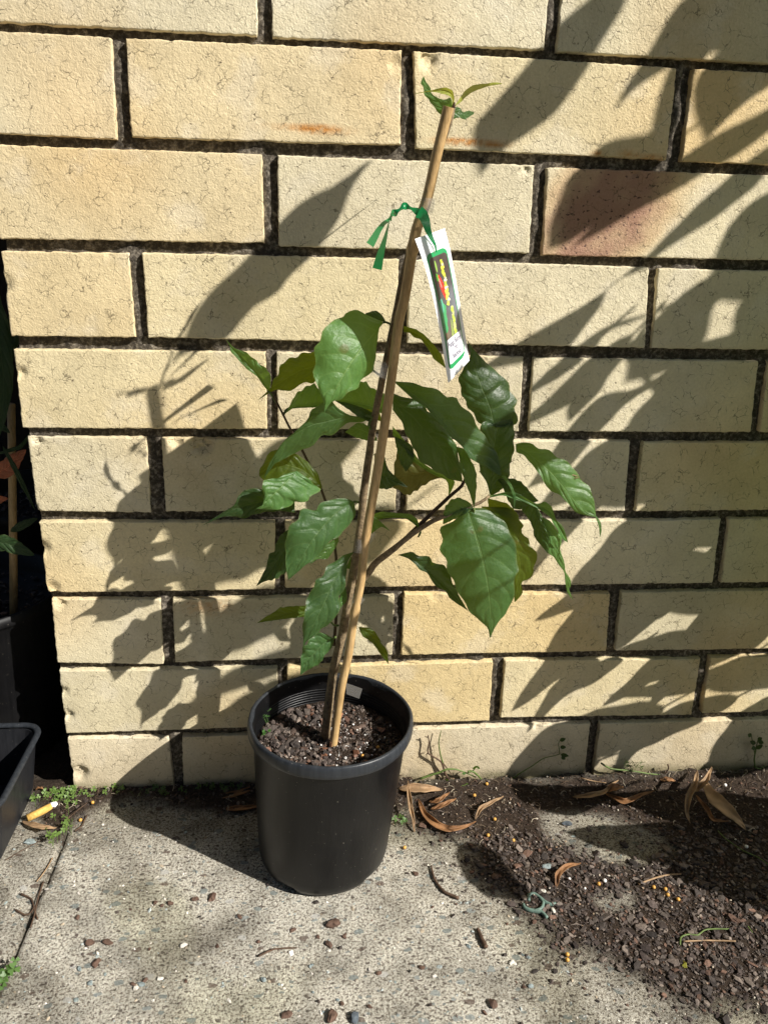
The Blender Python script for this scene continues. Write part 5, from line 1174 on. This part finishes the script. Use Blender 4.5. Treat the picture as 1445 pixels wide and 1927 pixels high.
# ------------------------------------------------------------------ shaded corner at the left
def box(x0, x1, y0, y1, z0, z1):
    return [(x0, y0, z0), (x1, y0, z0), (x1, y1, z0), (x0, y1, z0), (x0, y0, z1), (x1, y0, z1), (x1, y1, z1), (x0, y1, z1)], [(0, 3, 2, 1), (4, 5, 6, 7), (0, 1, 5, 4), (1, 2, 6, 5), (2, 3, 7, 6), (3, 0, 4, 7)]
fen = thing('dark_backdrop_fence', (-700, 900, 0), 'board fence added as a dark backdrop for the shade left of the wall', 'fence'); M_fence = simple('shade_dark_boards', (0.03, 0.022, 0.016), .85, .2, 60, .4, .001, 90)  # added fence; its dark colour stands in for the corner's shade
for i in range(12):
    v, f = box(-1500+126*i, -1500+126*i+120, 900, 918, 0, 1500); mesh_obj('board', v, f, M_fence, fen)
v, f = box(-1500, 0, 918.5, 950, 300, 380); mesh_obj('rail', v, f, M_fence, fen)
# tray: tapered thin walled tub with a rolled rim
def rring(x0, x1, y0, y1, r, z, n=6):
    out = []
    for cx, cy, a0 in ((x1-r, y0+r, -90), (x1-r, y1-r, 0), (x0+r, y1-r, 90), (x0+r, y0+r, 180)):
        for k in range(n+1): a = math.radians(a0+90*k/n); out.append((cx+r*math.cos(a), cy+r*math.sin(a), z))
    return out
tr = thing('planter_tray', (-180, -40, 0), 'scratched black plastic tub with a rolled rim on the slab at the left edge', 'tray')
rings = [rring(-330, -45, -103, 17, 14, 1), rring(-331, -44, -104, 18, 15, 3), rring(-340, -34, -112, 26, 18, 74), rring(-339, -36, -110, 24, 18, 74.5), rring(-330, -46, -102, 16, 14, 6)]
V = sum(rings, []); n = len(rings[0]); F = [(i*n+k, i*n+(k+1) % n, (i+1)*n+(k+1) % n, (i+1)*n+k) for i in range(4) for k in range(n)]+[tuple(range(n-1, -1, -1)), tuple(range(4*n, 5*n))]
M_tray = pot_mat('scuffed_black_plastic', (0.016, 0.017, 0.02), .42)
mesh_obj('tub', V, F, M_tray, tr, smooth=False)
rp_ = [Vector((p[0], p[1], 77)) for p in rring(-342, -32, -114, 28, 20, 77, 8)]; v = []; f = []; m_ = len(rp_)
for i, c in enumerate(rp_):
    t = (rp_[(i+1) % m_]-rp_[i-1]).normalized(); a = t.cross(Vector((0, 0, 1))).normalized()
    for k in range(10):
        an = 6.283*k/10; v.append(c+a*math.cos(an)*3.6+Vector((0, 0, 1))*math.sin(an)*2.6+Vector((0, 0, .6*nz(c.x, c.y, 0, .1))))
for i in range(m_):
    for k in range(10): f.append((i*10+k, i*10+(k+1) % 10, ((i+1) % m_)*10+(k+1) % 10, ((i+1) % m_)*10+k))
mesh_obj('rim', v, f, M_rim, tr, smooth=True)
# pots standing behind
def darkpot(cx, cy, r, h, z0, label):
    t_ = thing('nursery_pot', (cx, cy, z0), label, 'pot')
    v, f = lathe([(r*.5, z0+1), (r*.8, z0+1), (r*.86, z0+8), (r*.96, z0+h-14), (r, z0+h-12), (r*1.01, z0+h), (r*.97, z0+h), (r*.94, z0+h-20), (r*.9, z0+h-30), (r*.3, z0+h-28), (1, z0+h-28)], cx, cy, 64); mesh_obj('pot', v, f, M_potdark, t_, smooth=True)
    mb = MB(); r_ = random.Random(int(cx)+99)
    for i in range(500):
        a = r_.random()*6.28; q = r*.9*math.sqrt(r_.random()); s = 2+r_.expovariate(.4); chip(mb, cx+q*math.cos(a), cy+q*math.sin(a), z0+h-26, min(s, 9), r_)
    mb.build('soil', M_chip, t_); return t_
darkpot(-132, 120, 108, 205, 0, 'round black nursery pot in deep shade behind the tub at the left edge')
darkpot(-120, 400, 120, 230, 0, 'dark nursery pot furthest back beside the return of the wall')
sh = thing('shaded_plant', (-60, 90, 0), 'shaded plant with big dark leaves cut off by the left edge', 'plant')
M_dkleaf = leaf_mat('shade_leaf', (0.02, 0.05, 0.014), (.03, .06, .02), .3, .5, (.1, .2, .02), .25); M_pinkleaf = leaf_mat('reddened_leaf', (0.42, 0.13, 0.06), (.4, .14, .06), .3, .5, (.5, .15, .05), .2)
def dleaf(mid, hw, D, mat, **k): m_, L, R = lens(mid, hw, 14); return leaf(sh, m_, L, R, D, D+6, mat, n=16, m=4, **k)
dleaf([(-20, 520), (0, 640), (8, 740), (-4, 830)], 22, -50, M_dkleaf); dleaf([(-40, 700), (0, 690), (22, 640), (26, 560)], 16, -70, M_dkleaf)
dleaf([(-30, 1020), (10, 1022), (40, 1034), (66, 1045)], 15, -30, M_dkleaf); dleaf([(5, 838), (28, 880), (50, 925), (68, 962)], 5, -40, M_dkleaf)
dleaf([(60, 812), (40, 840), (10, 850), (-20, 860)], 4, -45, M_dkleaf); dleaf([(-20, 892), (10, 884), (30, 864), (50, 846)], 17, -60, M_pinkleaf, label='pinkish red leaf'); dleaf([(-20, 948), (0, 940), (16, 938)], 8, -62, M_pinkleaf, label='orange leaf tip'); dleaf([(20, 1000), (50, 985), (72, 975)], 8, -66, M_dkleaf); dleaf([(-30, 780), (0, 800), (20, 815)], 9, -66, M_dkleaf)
mesh_obj('stem', *tube_data([(-95, 110, 180), (-92, 95, 330), (-80, 80, 480), (-75, 70, 640)], 4, 8), M_browntwig, sh, smooth=True)
v, f = tube_data([at(27, 1190, -100), at(26, 1060, -100), at(24, 900, -96), at(22, 760, -92)], [4.6, 4.4, 4.2, 4.0], 12); o = mesh_obj('garden_stake', v, f, M_bamboo, smooth=True); tag(o, 'shaded upright bamboo stake left of the wall corner', 'stake')

# ------------------------------------------------------------------ leafy shrub and added spray outside the frame (they shade the wall)
sunp = lambda u, v, D: at(u, v, 0)+SUN*D
def gsun(u, v, D): return atg(u, v, 0)+SUN*D
shrub = thing('broad_leaved_shrub', (1500, -700, 0), 'broad leaved shrub standing beyond the right edge of the frame', 'shrub')
spray = thing('shadow_caster_spray', (800, -260, 900), 'unseen leafy spray added above the frame to cast leaf shadows', 'branch')  # unseen, added to cast leaf shadows on the wall and cane
def cast(mid, left, right, D0, D1, par=None, pos=sunp, D=None, petiole=True):
    o = leaf(par or shrub, mid, left, right, D0, D1, M_leaf, (0.12, 0.12), 0, n=20, m=4, pos=pos, ruf=.6)
    bad = [1 for v_ in o.data.vertices if in_view(Vector(v_.co)/S)]
    if petiole:
        a = pos(*mid[0], D0); b = pos(*mid[min(1, len(mid)-1)], D0); d = (a-b).normalized()
        v, f = tube_data([a-d*3, a+d*15+Vector((0, 0, 3)), a+d*34+Vector((8, -4, 12))], 1.3, 6)
        mesh_obj('petiole', v, f, M_green_stem, par or shrub)
    return o
def cl(mid, hw, D, par=None, pos=sunp, skew=0.0): m_, L, R = lens(mid, hw, 14, skew); return cast(m_, L, R, D, D, par, pos)
cast([(318, 690), (370, 610), (440, 530), (540, 430), (640, 340), (708, 297)], [(318, 690), (345, 640), (362, 595), (400, 545), (450, 500), (530, 415), (560, 385), (600, 360), (640, 345), (680, 310), (708, 297)], [(318, 690), (345, 668), (400, 650), (430, 635), (475, 580), (520, 555), (545, 520), (590, 480), (640, 410), (660, 360), (680, 325), (708, 297)], 290, 240, spray, petiole=False)
DR = 300
cast([(1180, -60), (1085, 60), (1000, 170), (940, 250), (903, 332)], [(1180, -60), (1106, 0), (1051, 45), (1001, 110), (936, 186), (886, 246), (903, 332)], [(1180, -60), (1179, 0), (1121, 95), (1111, 118), (1046, 211), (985, 258), (946, 283), (903, 332)], DR, DR)
cast([(1420, -60), (1340, 20), (1260, 90), (1200, 160), (1154, 208)], [(1420, -60), (1282, 0), (1217, 100), (1171, 170), (1154, 208)], [(1420, -60), (1420, 20), (1330, 80), (1257, 128), (1197, 165), (1154, 208)], DR, DR)
cl([(1480, -40), (1400, 40), (1330, 100)], 60, DR); cl([(1560, 40), (1450, 100), (1340, 150), (1300, 190)], 55, DR)
cast([(1345, 40), (1280, 140), (1250, 220), (1240, 330)], [(1330, 30), (1257, 128), (1227, 216), (1219, 281), (1240, 330)], [(1360, 60), (1300, 150), (1285, 220), (1265, 300), (1240, 330)], DR, DR)
cast([(1500, 90), (1400, 130), (1340, 190), (1325, 270)], [(1500, 40), (1400, 60), (1330, 120), (1300, 200), (1325, 270)], [(1500, 140), (1445, 165), (1400, 195), (1350, 240), (1325, 270)], DR, DR)
cl([(1520, 170), (1445, 225), (1330, 295), (1230, 355), (1150, 410), (1075, 465)], 26, DR)
cl([(1260, 270), (1180, 310), (1100, 380), (1030, 470)], 58, DR)
cl([(1500, 245), (1440, 300), (1380, 355), (1300, 420), (1212, 490)], 23, DR)
cast([(1540, 360), (1460, 420), (1400, 490), (1330, 560)], [(1500, 330), (1412, 381), (1367, 431), (1340, 490), (1330, 560)], [(1600, 400), (1540, 480), (1460, 570), (1330, 565)], DR, DR)
cast([(1230, 485), (1140, 545), (1090, 600), (1020, 650), (895, 700)], [(1230, 470), (1134, 550), (1081, 584), (968, 648), (895, 700)], [(1230, 500), (1146, 535), (1130, 575), (1100, 614), (1070, 652), (1000, 680), (895, 700)], 240, 240)
cl([(1230, 590), (1140, 620), (1050, 680)], 5, 240)
cast([(1400, 510), (1310, 570), (1250, 630), (1175, 715)], [(1400, 480), (1300, 540), (1275, 560), (1224, 607), (1190, 650), (1175, 715)], [(1400, 520), (1345, 570), (1325, 640), (1250, 700), (1175, 720)], DR, DR)
cl([(1500, 480), (1440, 560), (1400, 640), (1380, 700)], 34, DR); cl([(1600, 560), (1480, 620), (1400, 670)], 40, DR)
cl([(1130, 635), (1060, 690), (985, 745)], 13, 220); cl([(1190, 630), (1110, 700), (1050, 755), (970, 805)], 20, 220)
cast([(1195, 640), (1160, 685), (1120, 730), (1085, 760), (1070, 795)], [(1190, 640), (1151, 675), (1117, 702), (1083, 739), (1066, 773), (1070, 795)], [(1200, 640), (1172, 676), (1148, 705), (1132, 733), (1102, 764), (1070, 795)], 220, 220)
cast([(1290, 690), (1190, 740), (1130, 780), (1060, 850), (990, 920)], [(1290, 680), (1194, 732), (1166, 735), (1135, 742), (1108, 764), (1066, 812), (990, 920)], [(1290, 700), (1215, 735), (1172, 765), (1150, 790), (1128, 812), (1060, 890), (990, 920)], 200, 200)
# dense crown to the right: large overlapping leaves
cl([(1420, 640), (1330, 700), (1250, 770), (1180, 800)], 56, 240); cl([(1540, 660), (1430, 740), (1300, 800), (1200, 850)], 66, 240)
cl([(1480, 780), (1360, 850), (1230, 900), (1110, 950)], 66, 210); cl([(1330, 780), (1200, 840), (1100, 900), (1010, 960)], 42, 210)
cl([(1560, 860), (1450, 930), (1330, 980), (1190, 1030)], 62, 180); cl([(1380, 920), (1260, 990), (1160, 1060), (1060, 1120)], 60, 180)
cl([(1180, 900), (1090, 960), (1020, 1040), (985, 1100)], 20, 170)
cl([(1600, 980), (1480, 1060), (1370, 1110), (1250, 1150)], 58, 180); cl([(1330, 1040), (1230, 1110), (1120, 1160), (1020, 1240)], 52, 150)
cl([(1200, 1080), (1120, 1110), (1060, 1140), (1003, 1170)], 18, 150)
cl([(1500, 1100), (1400, 1180), (1290, 1230), (1180, 1290)], 44, 150); cl([(1260, 1130), (1160, 1190), (1060, 1240), (960, 1340)], 30, 150)
cl([(1340, 1180), (1260, 1230), (1190, 1290), (1130, 1330)], 18, 150); cl([(1180, 1230), (1110, 1270), (1050, 1300), (990, 1380)], 17, 150)
cl([(1420, 1230), (1330, 1280), (1230, 1300), (1140, 1310)], 17, 150); cl([(1600, 1180), (1500, 1240), (1400, 1280), (1330, 1300)], 34, 150)
cl([(1250, 1330), (1130, 1380), (1030, 1410), (940, 1480)], 44, 175); cl([(1390, 1310), (1280, 1350), (1190, 1400), (1150, 1470)], 24, 150)
cl([(1600, 1310), (1500, 1370), (1400, 1420), (1290, 1480)], 44, 150); cl([(1130, 1430), (1040, 1450), (960, 1450)], 20, 150)
# a long leaf of the spray that keeps the middle of the cane in shade
def to_px(p):
    q = (p-CAM) @ RM; return (722.5+1480*q.x/-q.z, 963.5-1480*q.y/-q.z)
sh_ = [to_px(at(u, v_, d_)-SUN*d_) for u, v_, d_ in ((800, 388, 160), (776, 470, 155), (761, 560, 149), (736, 714, 138), (713, 867, 128), (690, 1010, 119))]
for a_, b_ in ((0, 3), (2, 5)): cl([sh_[a_], sh_[a_+1], sh_[a_+2], sh_[b_]] if b_-a_ == 3 else sh_[a_:b_+1], 19 if a_ == 0 else 27, 330, spray)
for m_, hw_ in (([(760, 960), (680, 1010), (610, 1050), (530, 1110)], 52), ([(560, 975), (480, 1020), (410, 1065), (350, 1105)], 52), ([(690, 790), (600, 845), (510, 885), (430, 930)], 50), ([(590, 1100), (500, 1150), (430, 1190), (345, 1250)], 46), ([(590, 1210), (510, 1250), (430, 1285), (350, 1330)], 22), ([(600, 1265), (520, 1300), (440, 1340), (380, 1380)], 22)):
    cl(m_, hw_, 340, spray)  # added leaves that darken the lower left of the wall
# leaves low at the right that shade the soil
cl([(860, 1590), (890, 1620), (930, 1660), (990, 1690)], 34, 190, pos=gsun)
cl([(1540, 1640), (1400, 1610), (1250, 1590), (1060, 1565)], 46, 160, pos=gsun); cl([(1600, 1700), (1480, 1680), (1350, 1650), (1230, 1640)], 46, 160, pos=gsun)
cl([(1600, 1560), (1480, 1550), (1350, 1530), (1200, 1530)], 40, 160, pos=gsun); cl([(1640, 1760), (1560, 1720), (1470, 1700), (1380, 1690)], 40, 160, pos=gsun)
cl([(1150, 1490), (1070, 1510), (1000, 1500), (940, 1480)], 26, 160, pos=gsun); cl([(1330, 1500), (1230, 1510), (1130, 1500)], 22, 160, pos=gsun)
# woody frame of the shrub, well to the right
v, f = tube_data([(2300, -1000, 0), (2250, -960, 500), (2150, -900, 900), (2000, -820, 1300)], [20, 16, 12, 6], 10, .1); mesh_obj('trunk', v, f, M_bark, shrub, smooth=True)
cl([(1560, 1080), (1450, 1120), (1340, 1170), (1270, 1230)], 44, 150); cl([(1440, 1190), (1350, 1210), (1250, 1215), (1160, 1225)], 30, 150); cl([(1290, 1075), (1200, 1095), (1150, 1130)], 14, 160); cl([(1560, 740), (1480, 820), (1400, 900)], 40, 200)
cl([(1560, 1330), (1450, 1350), (1370, 1400), (1330, 1440)], 40, 150); cl([(1200, 700), (1260, 760), (1200, 820)], 12, 190)
cl([(1450, 520), (1400, 590), (1375, 660)], 20, 300); cl([(1480, 990), (1400, 1030), (1310, 1080), (1270, 1120)], 30, 180); cl([(1340, 1230), (1270, 1270), (1220, 1330)], 22, 160); cl([(1130, 1235), (1060, 1290), (1020, 1345)], 16, 180); cl([(1500, 1240), (1420, 1250), (1340, 1270)], 20, 150)
v, f = tube_data([(1700, -520, 1500), (1400, -430, 1480), (1100, -330, 1440), (900, -280, 1400)], [6, 5, 4, 2], 8, .1); mesh_obj('stem', v, f, M_bark, spray, smooth=True)
# ------------------------------------------------------------------ unseen sky blockers added to deepen the shade: eaves above, foliage opposite
ev = thing('sky_block_eave', (400, -250, 2300), 'unseen dark eave added above the wall to block sky light', 'eave')
v, f = box(-200, 5000, -480, 14, 2300, 2330); mesh_obj('soffit', v, f, M_fence, ev)
v, f = box(-200, 5000, -502, -481, 2290, 2420); mesh_obj('fascia', v, f, M_fence, ev)
M_skyblock = simple('sky_block_leaf', (0.03, 0.06, 0.018), .6, .3, 8, .4)
rh = random.Random(9); mb = MB()
for i in range(9000):
    x = rh.uniform(-4500, 1400); y = rh.uniform(-2700, -2100) if i % 3 else rh.gauss(-2150, 60); z = rh.uniform(0, 2900)
    if i % 4 == 0: x = rh.uniform(-3200, -2400); y = rh.uniform(-2700, 600)
    s_ = rh.uniform(60, 110); m3 = Euler((rh.uniform(-1, 1), rh.uniform(-1, 1), rh.random()*6)).to_matrix()
    mb.add([Vector((x, y, z))+m3 @ Vector(q) for q in ((0, -s_, 0), (s_*.45, 0, 8), (0, s_, 0), (-s_*.45, 0, 8))], [(0, 1, 2, 3)])
o = mb.build('sky_block_hedge', M_skyblock); tag(o, 'unseen bank of foliage added behind the camera to block sky light', 'sky_block_hedge')
